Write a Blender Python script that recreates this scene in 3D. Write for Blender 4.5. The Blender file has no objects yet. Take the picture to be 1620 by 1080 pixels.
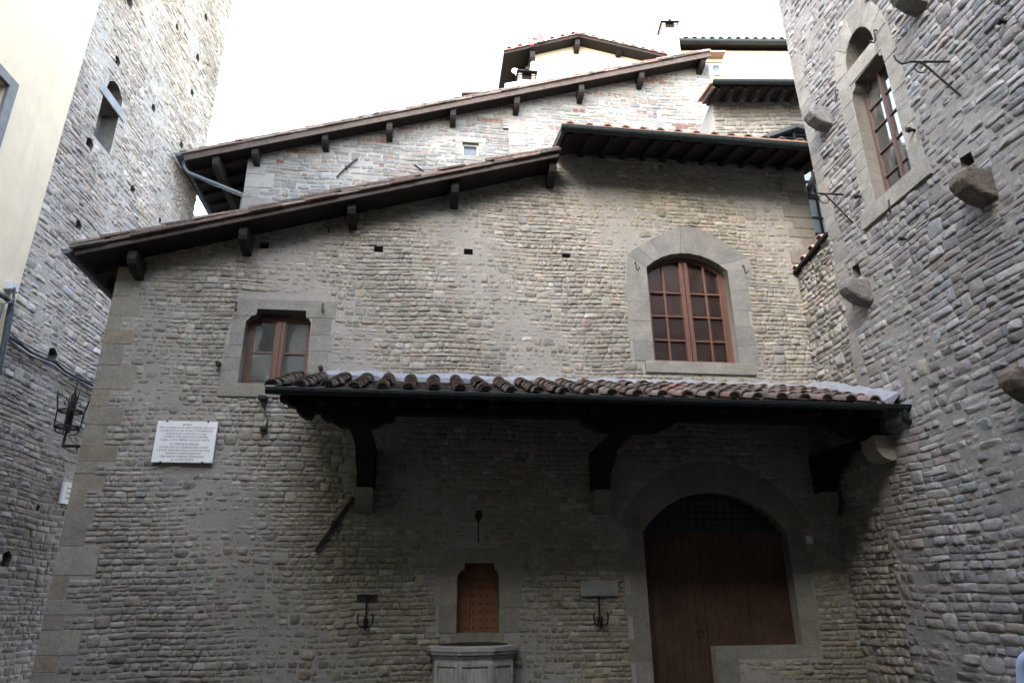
import bpy, math, random
import numpy as np
from mathutils import Vector, Matrix
from mathutils.geometry import delaunay_2d_cdt
rad = math.radians
# ------------------------------------------------------------------ camera
F_PX = 1090.0; PITCH = rad(20.7); ROLL = -0.0097; YAW = rad(7.2)
CAM = np.array([0.0, -10.0, 1.62])
fw = np.array([math.sin(YAW)*math.cos(PITCH), math.cos(YAW)*math.cos(PITCH), math.sin(PITCH)])
r0 = np.array([math.cos(YAW), -math.sin(YAW), 0.0]); u0 = np.cross(r0, fw)
rt = r0*math.cos(ROLL)+u0*math.sin(ROLL); up = u0*math.cos(ROLL)-r0*math.sin(ROLL)
sc = bpy.context.scene
col = sc.collection
cd = bpy.data.cameras.new("camera"); cam = bpy.data.objects.new("camera", cd); col.objects.link(cam)
cd.sensor_width = 36.0; cd.lens = 36.0*F_PX/1620.0; cd.clip_end = 500; cd.clip_start = 0.1
cam.matrix_world = Matrix(((rt[0], up[0], -fw[0], CAM[0]), (rt[1], up[1], -fw[1], CAM[1]), (rt[2], up[2], -fw[2], CAM[2]), (0, 0, 0, 1)))
sc.camera = cam
# ------------------------------------------------------------------ sky, sun, exposure
SUN_EL, SUN_AZ = rad(32), rad(211)         # azimuth from +Y clockwise: a veiled sun behind the viewer; the roofs opposite shade the lower walls
w = bpy.data.worlds.new("World"); sc.world = w; w.use_nodes = True
nt = w.node_tree; nt.nodes.clear()
sky = nt.nodes.new('ShaderNodeTexSky'); sky.sky_type = 'NISHITA'; sky.sun_disc = False
sky.sun_elevation = SUN_EL; sky.sun_rotation = SUN_AZ; sky.dust_density = 1.5; sky.air_density = 1.0; sky.ozone_density = 1.0
hs = nt.nodes.new('ShaderNodeHueSaturation'); hs.inputs['Saturation'].default_value = 0.6
bg = nt.nodes.new('ShaderNodeBackground'); bg.inputs['Strength'].default_value = 0.15
wo = nt.nodes.new('ShaderNodeOutputWorld')
nt.links.new(sky.outputs[0], hs.inputs['Color']); nt.links.new(hs.outputs[0], bg.inputs[0]); nt.links.new(bg.outputs[0], wo.inputs[0])
sl = bpy.data.lights.new("sun", 'SUN'); sl.energy = 0.04; sl.angle = rad(40); sl.color = (1, .975, .95)
so = bpy.data.objects.new("sun", sl); col.objects.link(so)
sd = Vector((math.sin(SUN_AZ)*math.cos(SUN_EL), math.cos(SUN_AZ)*math.cos(SUN_EL), math.sin(SUN_EL)))
so.rotation_euler = sd.to_track_quat('Z', 'Y').to_euler(); so.location = (0, -12, 40)
vs = sc.view_settings; vs.view_transform = 'Standard'; vs.look = 'None'; vs.gamma = 1; vs.exposure = 3.65; vs.use_curve_mapping = False
sc.cycles.max_bounces = 6; sc.cycles.diffuse_bounces = 3

# ------------------------------------------------------------------ materials
def S(hexs):
    c = [int(hexs[i:i+2], 16)/255 for i in (0, 2, 4)]
    return tuple(((x+.055)/1.055)**2.4 if x > .04045 else x/12.92 for x in c)
MATS = {}
def mat(name, base=(.3, .3, .3), rough=.9, metal=0., attr=False, noise=(), bump=(), spec=.3, stain=None, coords='Object'):
    """noise: list of (scale, amount, colour or None) ; bump: list of (scale, distance)"""
    m = bpy.data.materials.new(name); m.use_nodes = True; n = m.node_tree; N = n.nodes; L = n.links
    p = N['Principled BSDF']; p.inputs['Roughness'].default_value = rough; p.inputs['Metallic'].default_value = metal
    p.inputs['Specular IOR Level'].default_value = spec
    tc = N.new('ShaderNodeNewGeometry')
    if attr:
        a = N.new('ShaderNodeAttribute'); a.attribute_name = 'Col'; cur = a.outputs['Color']
    else:
        a = N.new('ShaderNodeRGB'); a.outputs[0].default_value = (*base, 1); cur = a.outputs[0]
    for k, it in enumerate(noise):
        s, amt, c2 = it[:3]; stretch = it[3] if len(it) > 3 else None
        t = N.new('ShaderNodeTexNoise'); t.inputs['Scale'].default_value = s; t.inputs['Detail'].default_value = 6; t.inputs['Roughness'].default_value = .65
        vec = tc.outputs['Position']
        if stretch:
            mp = N.new('ShaderNodeMapping'); mp.inputs['Scale'].default_value = stretch; L.new(vec, mp.inputs['Vector']); vec = mp.outputs[0]
        L.new(vec, t.inputs['Vector'])
        if c2 is None:
            mr = N.new('ShaderNodeMapRange'); mr.inputs['From Min'].default_value = .3; mr.inputs['From Max'].default_value = .7
            mr.inputs['To Min'].default_value = 1-amt; mr.inputs['To Max'].default_value = 1+amt*.8
            L.new(t.outputs['Fac'], mr.inputs['Value'])
            mx = N.new('ShaderNodeVectorMath'); mx.operation = 'SCALE'; L.new(cur, mx.inputs[0]); L.new(mr.outputs[0], mx.inputs['Scale']); cur = mx.outputs[0]
        else:
            mr = N.new('ShaderNodeMapRange'); mr.inputs['From Min'].default_value = .5; mr.inputs['From Max'].default_value = .68
            mr.inputs['To Max'].default_value = amt; L.new(t.outputs['Fac'], mr.inputs['Value'])
            mx = N.new('ShaderNodeMix'); mx.data_type = 'RGBA'; L.new(mr.outputs[0], mx.inputs[0]); L.new(cur, mx.inputs[6]); mx.inputs[7].default_value = (*c2, 1); cur = mx.outputs[2]
    L.new(cur, p.inputs['Base Color'])
    last = None
    for s, d in bump:
        t = N.new('ShaderNodeTexNoise'); t.inputs['Scale'].default_value = s; t.inputs['Detail'].default_value = 5; t.inputs['Roughness'].default_value = .6
        L.new(tc.outputs['Position'], t.inputs['Vector'])
        b = N.new('ShaderNodeBump'); b.inputs['Distance'].default_value = d; b.inputs['Strength'].default_value = 1.0
        L.new(t.outputs['Fac'], b.inputs['Height'])
        if last: L.new(last, b.inputs['Normal'])
        last = b.outputs[0]
    if last: L.new(last, p.inputs['Normal'])
    MATS[name] = m; return m
mat('rubble_stone', attr=True, rough=.92, noise=[(28, .18, None), (7, .14, None), (.9, .16, None), (.33, .14, None), (70, .16, None), (2.1, .35, (.19, .17, .13), (1, 1, .5))], bump=[(30, .010), (110, .003)])
mat('mortar', base=(.265, .25, .225), rough=.95, noise=[(18, .12, None), (1.1, .18, None), (4, .3, (.19, .165, .13))], bump=[(30, .008), (120, .003)])
mat('tower_mortar', base=(.50, .465, .41), rough=.95, noise=[(18, .2, None), (1.1, .15, None), (4, .3, (.24, .21, .17))], bump=[(30, .02), (120, .006)])
mat('ashlar', attr=True, rough=.88, noise=[(5, .18, None), (30, .14, None), (1.3, .18, None), (14, .10, None), (2.3, .35, (.20, .185, .15), (1, 1, .5))], bump=[(45, .008), (9, .012)])
mat('shaded_reveal', base=(.115, .103, .085), rough=.95, noise=[(6, .2, None), (30, .12, None)], bump=[(20, .012)])  # shade inside window and hole recesses put into a darker stone colour
mat('rear_mortar', base=(.20, .195, .185), rough=.95, noise=[(18, .14, None), (1.1, .15, None)], bump=[(30, .01)])
mat('tower_joint', base=(.225, .215, .20), rough=.95, noise=[(18, .2, None), (2.1, .25, None)], bump=[(30, .006)])
mat('chimney_brick', base=(.27, .22, .195), rough=.9, noise=[(9, .2, None)])
mat('rough_stone', attr=True, rough=.92, noise=[(9, .3, None), (35, .25, None), (5, .5, (.08, .075, .06))], bump=[(14, .03), (60, .01)])
mat('old_wood', base=(.013, .010, .009), rough=.8, noise=[(9, .35, None, (1, 1, 1)), (60, .2, None)], bump=[(60, .004)])
mat('grey_fascia', base=(.065, .05, .043), rough=.85, noise=[(8, .35, None), (50, .2, None)], bump=[(40, .005)])
mat('window_wood', base=(.10, .045, .029), rough=.55, spec=.4, noise=[(30, .25, None, (4, 4, .6)), (2.5, .2, None)], bump=[(70, .0015)])
mat('shutter_wood', base=(.17, .085, .06), rough=.7, noise=[(30, .3, None, (4, 4, .5)), (2, .25, None)], bump=[(70, .0015)])
mat('tower_wood', base=(.11, .07, .058), rough=.6, noise=[(30, .25, None, (4, 4, .6))])
mat('door_wood', base=(.058, .032, .018), rough=.75, noise=[(22, .4, None, (4, 4, .35)), (1.7, .45, None), (3, .5, (.03, .024, .02), (1, 1, .4))], bump=[(50, .003)])
mat('niche_wood', base=(.20, .088, .042), rough=.7, noise=[(22, .25, None, (4, 4, .5)), (3, .25, None)], bump=[(50, .002)])
mat('terracotta', attr=True, rough=.9, noise=[(25, .25, None), (6, .55, (.05, .048, .034)), (14, .35, (.24, .22, .19))], bump=[(60, .004)])
mat('gutter_metal', base=(.026, .034, .034), rough=.5, metal=.35, noise=[(12, .3, None)], bump=[(30, .002)])
mat('blue_grey_metal', base=(.085, .10, .108), rough=.5, metal=.4, noise=[(12, .3, None)])
mat('iron', base=(.020, .019, .019), rough=.65, metal=.3, noise=[(40, .4, None), (20, .4, (.06, .03, .018))], bump=[(80, .002)])
mat('marble', base=(.72, .71, .70), rough=.55, noise=[(6, .08, None), (30, .05, None)])
mat('well_marble', base=(.30, .295, .275), rough=.7, noise=[(5, .25, None), (3, .5, (.14, .14, .12)), (9, .35, None, (5, 5, .6))], bump=[(40, .003)])
mat('letters', base=(.14, .14, .15), rough=.8)
mat('yellow_plaster', base=(.72, .61, .43), rough=.95, noise=[(2.2, .05, None), (.8, .05, None), (1.4, .25, (.50, .45, .36), (2.5, 2.5, .25)), (5.5, .12, (.45, .41, .34))], bump=[(30, .004)])
mat('cream_plaster', base=(.44, .365, .27), rough=.95, noise=[(1.5, .05, None)], bump=[(25, .003)])
mat('flashing', base=(.21, .222, .25), rough=.8, noise=[(9, .18, None), (30, .1, None)], bump=[(25, .006)])
mat('white_paint', base=(.55, .56, .58), rough=.6, noise=[(9, .06, None)])
mat('dark_stone', base=(.09, .085, .075), rough=.95, noise=[(6, .3, None), (1, .2, None)], bump=[(12, .02)])
mat('dark_void', base=(.012, .011, .010), rough=1)
mat('pale_blue_sheet', base=(.30, .48, .72), rough=.6, noise=[(6, .15, None)])
mat('red_plastic', base=(.55, .16, .16), rough=.5)
mat('cable_grey', base=(.075, .08, .09), rough=.6)
mat('paving', base=(.045, .043, .04), rough=.85, noise=[(3, .25, None), (20, .2, None)], bump=[(10, .01), (60, .003)])
mat('grille', base=(.008, .010, .011), rough=.6, metal=.3)
mat('grey_tablet', base=(.20, .20, .195), rough=.7, noise=[(8, .2, None), (40, .12, None, (1, 1, 4))])
mat('skin', base=(.55, .34, .26), rough=.6); mat('shirt', base=(.36, .46, .62), rough=.9, noise=[(5, .1, None)], bump=[(6, .01)]); mat('jeans', base=(.05, .07, .13), rough=.95); mat('hair', base=(.075, .030, .016), rough=.6, noise=[(50, .35, None)], bump=[(90, .004)])
def glass(name, base, refl, rough=.03, clear=False):
    m = bpy.data.materials.new(name); m.use_nodes = True; N = m.node_tree.nodes; L = m.node_tree.links; N.clear()
    d = N.new('ShaderNodeBsdfTransparent' if clear else 'ShaderNodeBsdfDiffuse'); d.inputs[0].default_value = (*base, 1)
    if name == 'window_glass':      # reflection of the walls opposite painted into the pane: uneven pale and dark blotches
        t2 = N.new('ShaderNodeTexNoise'); t2.inputs['Scale'].default_value = 2.6; t2.inputs['Detail'].default_value = 3; g2 = N.new('ShaderNodeNewGeometry'); mp = N.new('ShaderNodeMapping'); mp.inputs['Scale'].default_value = (1, 1, .45)
        cr_ = N.new('ShaderNodeValToRGB'); cr_.color_ramp.elements[0].position = .46; cr_.color_ramp.elements[0].color = (.018, .019, .018, 1); cr_.color_ramp.elements[1].position = .53; cr_.color_ramp.elements[1].color = (base[0]*1.6, base[1]*1.6, base[2]*1.5, 1)
        L.new(g2.outputs['Position'], mp.inputs['Vector']); L.new(mp.outputs[0], t2.inputs['Vector']); L.new(t2.outputs['Fac'], cr_.inputs[0]); L.new(cr_.outputs[0], d.inputs[0])
    g = N.new('ShaderNodeBsdfGlossy'); g.inputs['Roughness'].default_value = rough; g.inputs[0].default_value = (.9, .93, .95, 1)
    lw = N.new('ShaderNodeFresnel'); lw.inputs[0].default_value = 1.5
    ad = N.new('ShaderNodeMath'); ad.operation = 'ADD'; ad.use_clamp = True; ad.inputs[1].default_value = refl; L.new(lw.outputs[0], ad.inputs[0])
    t = N.new('ShaderNodeTexNoise'); t.inputs['Scale'].default_value = 2.2; b = N.new('ShaderNodeBump'); b.inputs['Distance'].default_value = .01; b.inputs['Strength'].default_value = .25
    ge = N.new('ShaderNodeNewGeometry'); L.new(ge.outputs['Position'], t.inputs['Vector']); L.new(t.outputs['Fac'], b.inputs['Height']); L.new(b.outputs[0], g.inputs['Normal'])
    mx = N.new('ShaderNodeMixShader'); o = N.new('ShaderNodeOutputMaterial')
    L.new(ad.outputs[0], mx.inputs[0]); L.new(d.outputs[0], mx.inputs[1]); L.new(g.outputs[0], mx.inputs[2]); L.new(mx.outputs[0], o.inputs[0]); MATS[name] = m
glass('window_glass', (.075, .08, .078), .26)
glass('dim_glass', (.045, .055, .07), .0, .2)
glass('screened_glass', (.78, .74, .72), .03, .15, True)
glass('veranda_glass', (.60, .72, .76), .15, .08)
glass('fan_glass', (.006, .009, .010), .0, .3)
glass('pale_glass', (.10, .125, .15), .03, .2)
glass('bottle_glass', (.02, .06, .065), .03, .3)

# ------------------------------------------------------------------ objects helpers
def tag(o, label=None, cat=None, group=None, kind=None):
    if label: o['label'] = label
    if cat: o['category'] = cat
    if group: o['group'] = group
    if kind: o['kind'] = kind
    return o
def thing(name, label, cat, loc=(0, 0, 0), group=None):
    o = bpy.data.objects.new(name, None); col.objects.link(o); o.location = loc; o.empty_display_size = .3
    return tag(o, label, cat, group)
def link(name, me, parent=None):
    o = bpy.data.objects.new(name, me); col.objects.link(o)
    if parent is not None:
        o.parent = parent
        if parent.parent is None and parent.data is None: o.matrix_parent_inverse = Matrix.Translation(-parent.location)
    return o
class Frame:
    def __init__(s, O, U):
        s.O = np.array(O, float); s.U = np.array(U, float)/np.linalg.norm(U); s.Z = np.array([0, 0, 1.]); s.N = np.cross(s.U, s.Z)
    def p(s, u, v, w=0.): return s.O+s.U*u+s.Z*v+s.N*w
    def px(s, x, y, w=0.):           # where the sight line through a photo pixel meets the plane lying w in front of the frame
        d = fw+rt*(x-810)/F_PX-up*(y-540)/F_PX; o = s.O+s.N*w
        t = ((o-CAM)@s.N)/(d@s.N); q = CAM+d*t-s.O
        return (float(q@s.U), float(q[2]))
    def poly(s, pts, w=0.): return [s.px(x, y, w) for x, y in pts]
WORLD = Frame((0, 0, 0), (1, 0, 0))
class MB:
    def __init__(s): s.v = []; s.f = []; s.m = []; s.c = []; s.sm = []
    def add(s, vs_, fs, mi=0, c=(1, 1, 1), smooth=False):
        k = len(s.v); s.v += [tuple(map(float, q)) for q in vs_]; s.c += [c]*len(vs_)
        for f in fs: s.f.append([i+k for i in f]); s.m.append(mi); s.sm.append(smooth)
    def box(s, fr, u0, u1, v0, v1, w0, w1, mi=0, c=(1, 1, 1)):
        s.add([fr.p(u, v, w_) for w_ in (w0, w1) for v in (v0, v1) for u in (u0, u1)], [(0, 2, 3, 1), (4, 5, 7, 6), (0, 1, 5, 4), (2, 6, 7, 3), (0, 4, 6, 2), (1, 3, 7, 5)], mi, c)
    def hexa(s, P, mi=0, c=(1, 1, 1)):   # P: 8 points, bottom ring 4 then top ring 4
        s.add(P, [(3, 2, 1, 0), (4, 5, 6, 7), (0, 1, 5, 4), (1, 2, 6, 5), (2, 3, 7, 6), (3, 0, 4, 7)], mi, c)
    def prism(s, fr, pts, w0, w1, mi=0, c=(1, 1, 1), bev=0.):
        n = len(pts); A = sum(pts[i][0]*pts[(i+1) % n][1]-pts[(i+1) % n][0]*pts[i][1] for i in range(n))
        if A < 0: pts = pts[::-1]
        rings = [(pts, w0)]
        if bev: rings += [(pts, w1-bev), (inset(pts, bev), w1)]
        else: rings += [(pts, w1)]
        vs_ = [fr.p(u, v, w_) for r, w_ in rings for u, v in r]; fs = []
        for k in range(len(rings)-1):
            for i in range(n):
                j = (i+1) % n; fs.append((k*n+i, k*n+j, (k+1)*n+j, (k+1)*n+i))
        fs.append(tuple(range((len(rings)-1)*n, len(rings)*n))); fs.append(tuple(range(n))[::-1])
        s.add(vs_, fs, mi, c)
    def tube(s, pts, r, seg=8, mi=0, c=(1, 1, 1), closed=False):
        pts = [np.array(p, float) for p in pts]; n = len(pts); rs = r if isinstance(r, (list, tuple)) else [r]*n
        vs_ = []; ref = None
        for i, p in enumerate(pts):
            if closed: t = pts[(i+1) % n]-pts[i-1]
            else: t = pts[min(i+1, n-1)]-pts[max(i-1, 0)]
            t = t/(np.linalg.norm(t)+1e-9)
            if ref is None: ref = np.array([0, 0, 1.]) if abs(t[2]) < .9 else np.array([1., 0, 0])
            a = np.cross(t, ref); a /= (np.linalg.norm(a)+1e-9); b = np.cross(a, t); ref = b
            vs_ += [p+(a*math.cos(2*math.pi*k/seg)+b*math.sin(2*math.pi*k/seg))*rs[i] for k in range(seg)]
        fs = []
        for i in range(n if closed else n-1):
            j = (i+1) % n
            for k in range(seg): l = (k+1) % seg; fs.append((i*seg+k, i*seg+l, j*seg+l, j*seg+k))
        s.add(vs_, fs, mi, c, True)
        if not closed: s.add(vs_[:seg], [tuple(range(seg))[::-1]], mi, c); s.add(vs_[-seg:], [tuple(range(seg))], mi, c)
    def build(s, name, mats, parent=None, bevel=0.):
        me = bpy.data.meshes.new(name); me.from_pydata(s.v, [], s.f)
        for m in (mats if isinstance(mats, (list, tuple)) else [mats]): me.materials.append(MATS[m])
        me.polygons.foreach_set('material_index', s.m); me.polygons.foreach_set('use_smooth', s.sm)
        a = me.color_attributes.new('Col', 'FLOAT_COLOR', 'POINT'); a.data.foreach_set('color', np.array([(*c, 1) for c in s.c], 'f').ravel()); me.update()
        o = link(name, me, parent)
        if bevel:
            b = o.modifiers.new('bevel', 'BEVEL'); b.width = bevel; b.segments = 2; b.limit_method = 'ANGLE'
        return o
def inset(pts, d):
    n = len(pts); out = []
    for i in range(n):
        p = np.array(pts[i]); a = np.array(pts[i-1]); b = np.array(pts[(i+1) % n])
        e1 = p-a; e2 = b-p; e1 /= np.linalg.norm(e1)+1e-9; e2 /= np.linalg.norm(e2)+1e-9
        n1 = np.array([-e1[1], e1[0]]); n2 = np.array([-e2[1], e2[0]]); m = n1+n2; k = m@n1
        out.append(tuple(p+m*d/max(k, .35)))
    return out
def tubeobj(name, pts, r, m, parent=None, seg=8):
    b = MB(); b.tube(pts, r, seg); return b.build(name, m, parent)

# ------------------------------------------------------------------ masonry
def crossings(poly, v):
    xs = []; n = len(poly)
    for i in range(n):
        (x0, y0), (x1, y1) = poly[i], poly[(i+1) % n]
        if (y0 <= v) != (y1 <= v): xs.append(x0+(v-y0)*(x1-x0)/(y1-y0))
    xs.sort(); return [(xs[k], xs[k+1]) for k in range(0, len(xs)-1, 2)]
def subtract(iv, cut):
    out = []
    for a, b in iv:
        segs = [(a, b)]
        for c, d in cut:
            ns = []
            for x, y in segs:
                if d <= x or c >= y: ns.append((x, y)); continue
                if c > x: ns.append((x, c))
                if d < y: ns.append((d, y))
            segs = ns
        out += segs
    return out
def inpoly(x, y, poly):
    r = False; n = len(poly)
    for i in range(n):
        (x0, y0), (x1, y1) = poly[i], poly[(i+1) % n]
        if (y0 > y) != (y1 > y) and x < x0+(y-y0)*(x1-x0)/(y1-y0): r = not r
    return r
GREY = [(.39, .36, .315), (.36, .335, .295), (.42, .39, .345), (.305, .292, .27), (.47, .44, .395), (.40, .35, .285), (.38, .31, .27), (.32, .32, .315), (.345, .315, .275), (.50, .475, .445), (.245, .232, .215)]
GW = [20, 18, 15, 11, 8, 8, 5, 6, 12, 2.5, 3]
BRICK = [(.36, .16, .11), (.42, .21, .15), (.33, .18, .13)]
def masonry(name, fr, outline, openings=(), excl=(), ch=(.054, .090), sw=(.075, .215), relief=(.006, .0175), seed=1, parent=None,
            mats=('rubble_stone', 'mortar'), pal=GREY, pw=GW, gain=1., patches=(), free=(), P=14, tilt=.35, tint=None, wmin=None, depth=.3, bigp=.025, ner=(3.4, 9)):
    """rubble wall: every stone a small broken-faced block standing out of the pointing; openings: (poly, reveal depth)"""
    rng = random.Random(seed); nr = np.random.RandomState(seed)
    cuts = [list(o[0]) for o in openings]+[list(e) for e in excl]
    v = min(p[1] for p in outline); vmax = max(p[1] for p in outline); H = []
    while v < vmax: h = rng.uniform(*ch)*(1.35 if rng.random() < .08 else 1); H.append((v, h)); v += h
    st = []; carry = []
    for k, (v, h) in enumerate(H):
        cur = carry; carry = []
        iv = crossings(outline, v+h*.5)
        for c in cuts: iv = subtract(iv, crossings(c, v+h*.25)); iv = subtract(iv, crossings(c, v+h*.75))
        iv = subtract(iv, cur)
        for a, b in iv:
            if b-a < .03: continue
            x = a+(rng.uniform(-.05, .04) if any(abs(a-f) < .25 for f in free) else 0)
            b2 = b+(rng.uniform(-.04, .05) if any(abs(b-f) < .25 for f in free) else 0)
            run = rng.uniform(.75, 1.25)
            while x < b2-.025:
                wd = min(sw[0]+(sw[1]-sw[0])*rng.random()**1.6, 3.6*h if rng.random() < .8 else 9)*run
                if b2-x-wd < sw[0]*.6: wd = b2-x
                vm = v+h/2; brick = any(((x+wd/2-pc[0])/pc[2])**2+((vm-pc[1])/pc[3])**2 < rng.uniform(.6, 1.1) for pc in patches)
                r = rng.random()
                if brick:
                    nb = max(1, round(wd/.2))
                    for q in range(nb):
                        for z in range(2): st.append((x+wd*q/nb, x+wd*(q+1)/nb, v+h*z/2, v+h*(z+1)/2, 2))
                elif r < .10 and wd > .12 and h > .075:
                    s_ = rng.uniform(.35, .65); st.append((x, x+wd, v, v+h*s_, 0)); st.append((x+rng.uniform(-.01, .01), x+wd*rng.uniform(.5, 1), v+h*s_, v+h, 0))
                elif r < .10+bigp and k+1 < len(H) and wd < .34 and wd > .13 and vm+h < vmax-.2 and not any(inpoly(x+wd/2, v+h*1.9, c) or inpoly(x, v+h*1.8, c) or inpoly(x+wd, v+h*1.8, c) for c in cuts):
                    h2 = H[k+1][1]; st.append((x, x+wd, v, v+h+h2*.97, 1)); carry.append((x, x+wd))
                elif r < .155: st.append((x+wd*.1, x+wd*.9, v+h*.05, v+h*.72, 0))
                else: st.append((x, x+wd, v+rng.uniform(-.05, .06)*h, v+h*rng.uniform(.93, 1.05), 0))
                x += wd
    A = np.array(st); n = len(A); a0 = (A[:, 1]-A[:, 0])/2; b0 = (A[:, 3]-A[:, 2])/2
    cu = (A[:, 0]+A[:, 1])/2; cv = (A[:, 2]+A[:, 3])/2
    j = nr.uniform(.0, .004, n); a = np.maximum(a0-j, .006); b = np.maximum(b0-np.minimum(j, b0*.25), .006)
    ne = nr.uniform(ner[0], ner[1], n); rel = nr.uniform(relief[0], relief[1], n)*np.clip(b/.04, .5, 1.4)
    rel[nr.rand(n) < .04] *= .2
    zn = (np.sin(cu*1.1+seed)+np.sin(cv*1.7+cu*.6+seed*1.7)+np.sin(cu*2.7-cv*2.1+seed*.3)+np.sin(cv*.8-cu*.35))/4; zn = np.clip(.5+.75*zn, 0, 1); rel = rel*(1.05-.15*zn)
    t = (np.arange(P)+.5)/P*2*math.pi; t = t[None, :]+nr.uniform(-.12, .12, (n, P))
    cx = np.cos(t); sx = np.sin(t); e = (2/ne)[:, None]
    X = np.sign(cx)*np.abs(cx)**e*nr.uniform(.955, 1.03, (n, P)); Y = np.sign(sx)*np.abs(sx)**e*nr.uniform(.95, 1.05, (n, P))
    sk = nr.uniform(-.16, .16, n)[:, None]; rot = nr.normal(0, .035, n)[:, None]
    X = X*(1+Y*sk)
    tv = nr.uniform(-tilt, tilt*1.2, n)[:, None]; tu = nr.uniform(-tilt, tilt, n)[:, None]
    # a few split edges per stone: the outer face is a broken plane, not a pillow
    br = nr.uniform(.2, .7, (n, P))
    R = []
    sc1 = 1-np.minimum(.007/a, .09)[:, None]; sc1v = 1-np.minimum(.006/b, .12)[:, None]
    sc2 = nr.uniform(.56, .82, (n, P))
    relc = rel[:, None]
    def put(Xs, Ys, W):
        uu = Xs*a[:, None]; vv = Ys*b[:, None]
        return np.stack([cu[:, None]+uu-rot*vv, cv[:, None]+vv+rot*uu, W], -1)
    R.append(put(X*1.02, Y*1.03, np.full((n, P), -.003)))
    R.append(put(X*sc1, Y*sc1v, relc*br*(1+tv*Y+tu*X)))
    R.append(put(X*sc2, Y*sc2, relc*(nr.uniform(.8, 1.15, (n, P)))*(1+tv*Y+tu*X)))
    off = nr.uniform(-.3, .3, (2, n, 1))
    R.append(put(off[0], off[1], relc*nr.uniform(.9, 1.25, (n, 1))))
    V = np.concatenate(R, 1)                     # n, 3P+1, 3
    u_, v_ = V[..., 0].copy(), V[..., 1].copy()
    V[..., 1] += .012*np.sin(u_*1.9+seed)+.009*np.sin(u_*4.3+v_*2.2+seed*2)+.014*np.sin(u_*.7+v_*.9)
    V[..., 2] += .008*np.sin(u_*2.1+v_*1.3+seed)
    wob = V.reshape(-1, 3); pts = fr.O[None]+wob[:, :1]*fr.U+wob[:, 1:2]*fr.Z+wob[:, 2:3]*fr.N
    base = np.arange(n)[:, None]*(3*P+1); i = np.arange(P); i2 = (i+1) % P
    quads = np.concatenate([np.stack([r*P+i, r*P+i2, (r+1)*P+i2, (r+1)*P+i], 1) for r in range(2)])
    tris = np.stack([2*P+i, 2*P+i2, np.full(P, 3*P)], 1)
    Q = (base[:, :, None]+quads[None]).reshape(-1); T = (base[:, :, None]+tris[None]).reshape(-1)
    nq, ntr = n*len(quads), n*len(tris)
    # colours
    pc = np.array(pal)[nr.choice(len(pal), n, p=np.array(pw)/sum(pw))]
    bi = A[:, 4] == 2; pc[bi] = np.array(BRICK)[nr.choice(3, bi.sum())]
    pc = pc*nr.uniform(.84, 1.16, (n, 1))*nr.uniform(.97, 1.03, (n, 3))*gain*.8
    md = np.array(pal[0])*.8*gain; bl = (.25*zn*nr.rand(n))[:, None]; pc = pc*(1-bl)+md*bl
    if tint is not None: pc = pc*np.array([tint(x_, y_) for x_, y_ in zip(cu, cv)])
    C = np.repeat(pc, 3*P+1, 0)*nr.uniform(.92, 1.08, (n*(3*P+1), 1))
    # mortar bed, openings cut through, reveals
    loops = [list(outline)]+[list(o[0]) for o in openings]
    vc = []; ed = []
    for lp in loops:
        k = len(vc); vc += [Vector(q) for q in lp]; ed += [(k+i_, k+(i_+1) % len(lp)) for i_ in range(len(lp))]
    vo, _, fo, *_ = delaunay_2d_cdt(vc, ed, [], 0, 1e-6)
    mv = [fr.p(q[0], q[1], 0) for q in vo]; mf = []
    for f in fo:
        gx = sum(vo[q][0] for q in f)/3; gy = sum(vo[q][1] for q in f)/3
        if inpoly(gx, gy, loops[0]) and not any(inpoly(gx, gy, l) for l in loops[1:]): mf.append(list(f))
    rev = 0; f0 = len(mf)
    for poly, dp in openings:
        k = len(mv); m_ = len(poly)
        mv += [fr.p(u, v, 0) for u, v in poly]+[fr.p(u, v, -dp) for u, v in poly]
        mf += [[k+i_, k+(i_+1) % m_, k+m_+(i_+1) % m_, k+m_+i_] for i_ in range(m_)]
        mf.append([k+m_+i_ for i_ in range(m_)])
        nrev = m_+1; rev += nrev
    # solid back of the wall
    if depth:
        k = len(mv); m_ = len(outline); mv += [fr.p(u, v, 0) for u, v in outline]+[fr.p(u, v, -depth) for u, v in outline]
        mf += [[k+i_, k+m_+i_, k+m_+(i_+1) % m_, k+(i_+1) % m_] for i_ in range(m_)]+[[k+m_+i_ for i_ in range(m_)][::-1]]
    allv = np.concatenate([pts, np.array(mv)]); nv0 = len(pts)
    li = np.concatenate([Q, T, np.array([q+nv0 for f in mf for q in f])]).astype('i')
    tot = np.concatenate([np.full(nq, 4), np.full(ntr, 3), np.array([len(f) for f in mf])]).astype('i')
    me = bpy.data.meshes.new(name); me.vertices.add(len(allv)); me.vertices.foreach_set('co', allv.astype('f').ravel())
    me.loops.add(len(li)); me.loops.foreach_set('vertex_index', li); me.polygons.add(len(tot))
    me.polygons.foreach_set('loop_start', np.concatenate([[0], np.cumsum(tot)[:-1]]).astype('i')); me.polygons.foreach_set('loop_total', tot)
    mi = np.concatenate([np.zeros(nq+ntr), np.ones(len(mf))]).astype('i')
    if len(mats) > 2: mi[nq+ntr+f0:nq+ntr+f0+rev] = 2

    for m in mats: me.materials.append(MATS[m])
    me.polygons.foreach_set('material_index', mi); me.update(calc_edges=True)
    ca = me.color_attributes.new('Col', 'FLOAT_COLOR', 'POINT'); CC = np.ones((len(allv), 4), 'f'); CC[:nv0, :3] = C; ca.data.foreach_set('color', CC.ravel())
    print(name, 'stones', n)
    return link(name, me, parent)
SAND = [(.36, .33, .275), (.33, .30, .25), (.38, .345, .28), (.30, .285, .25)]
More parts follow.
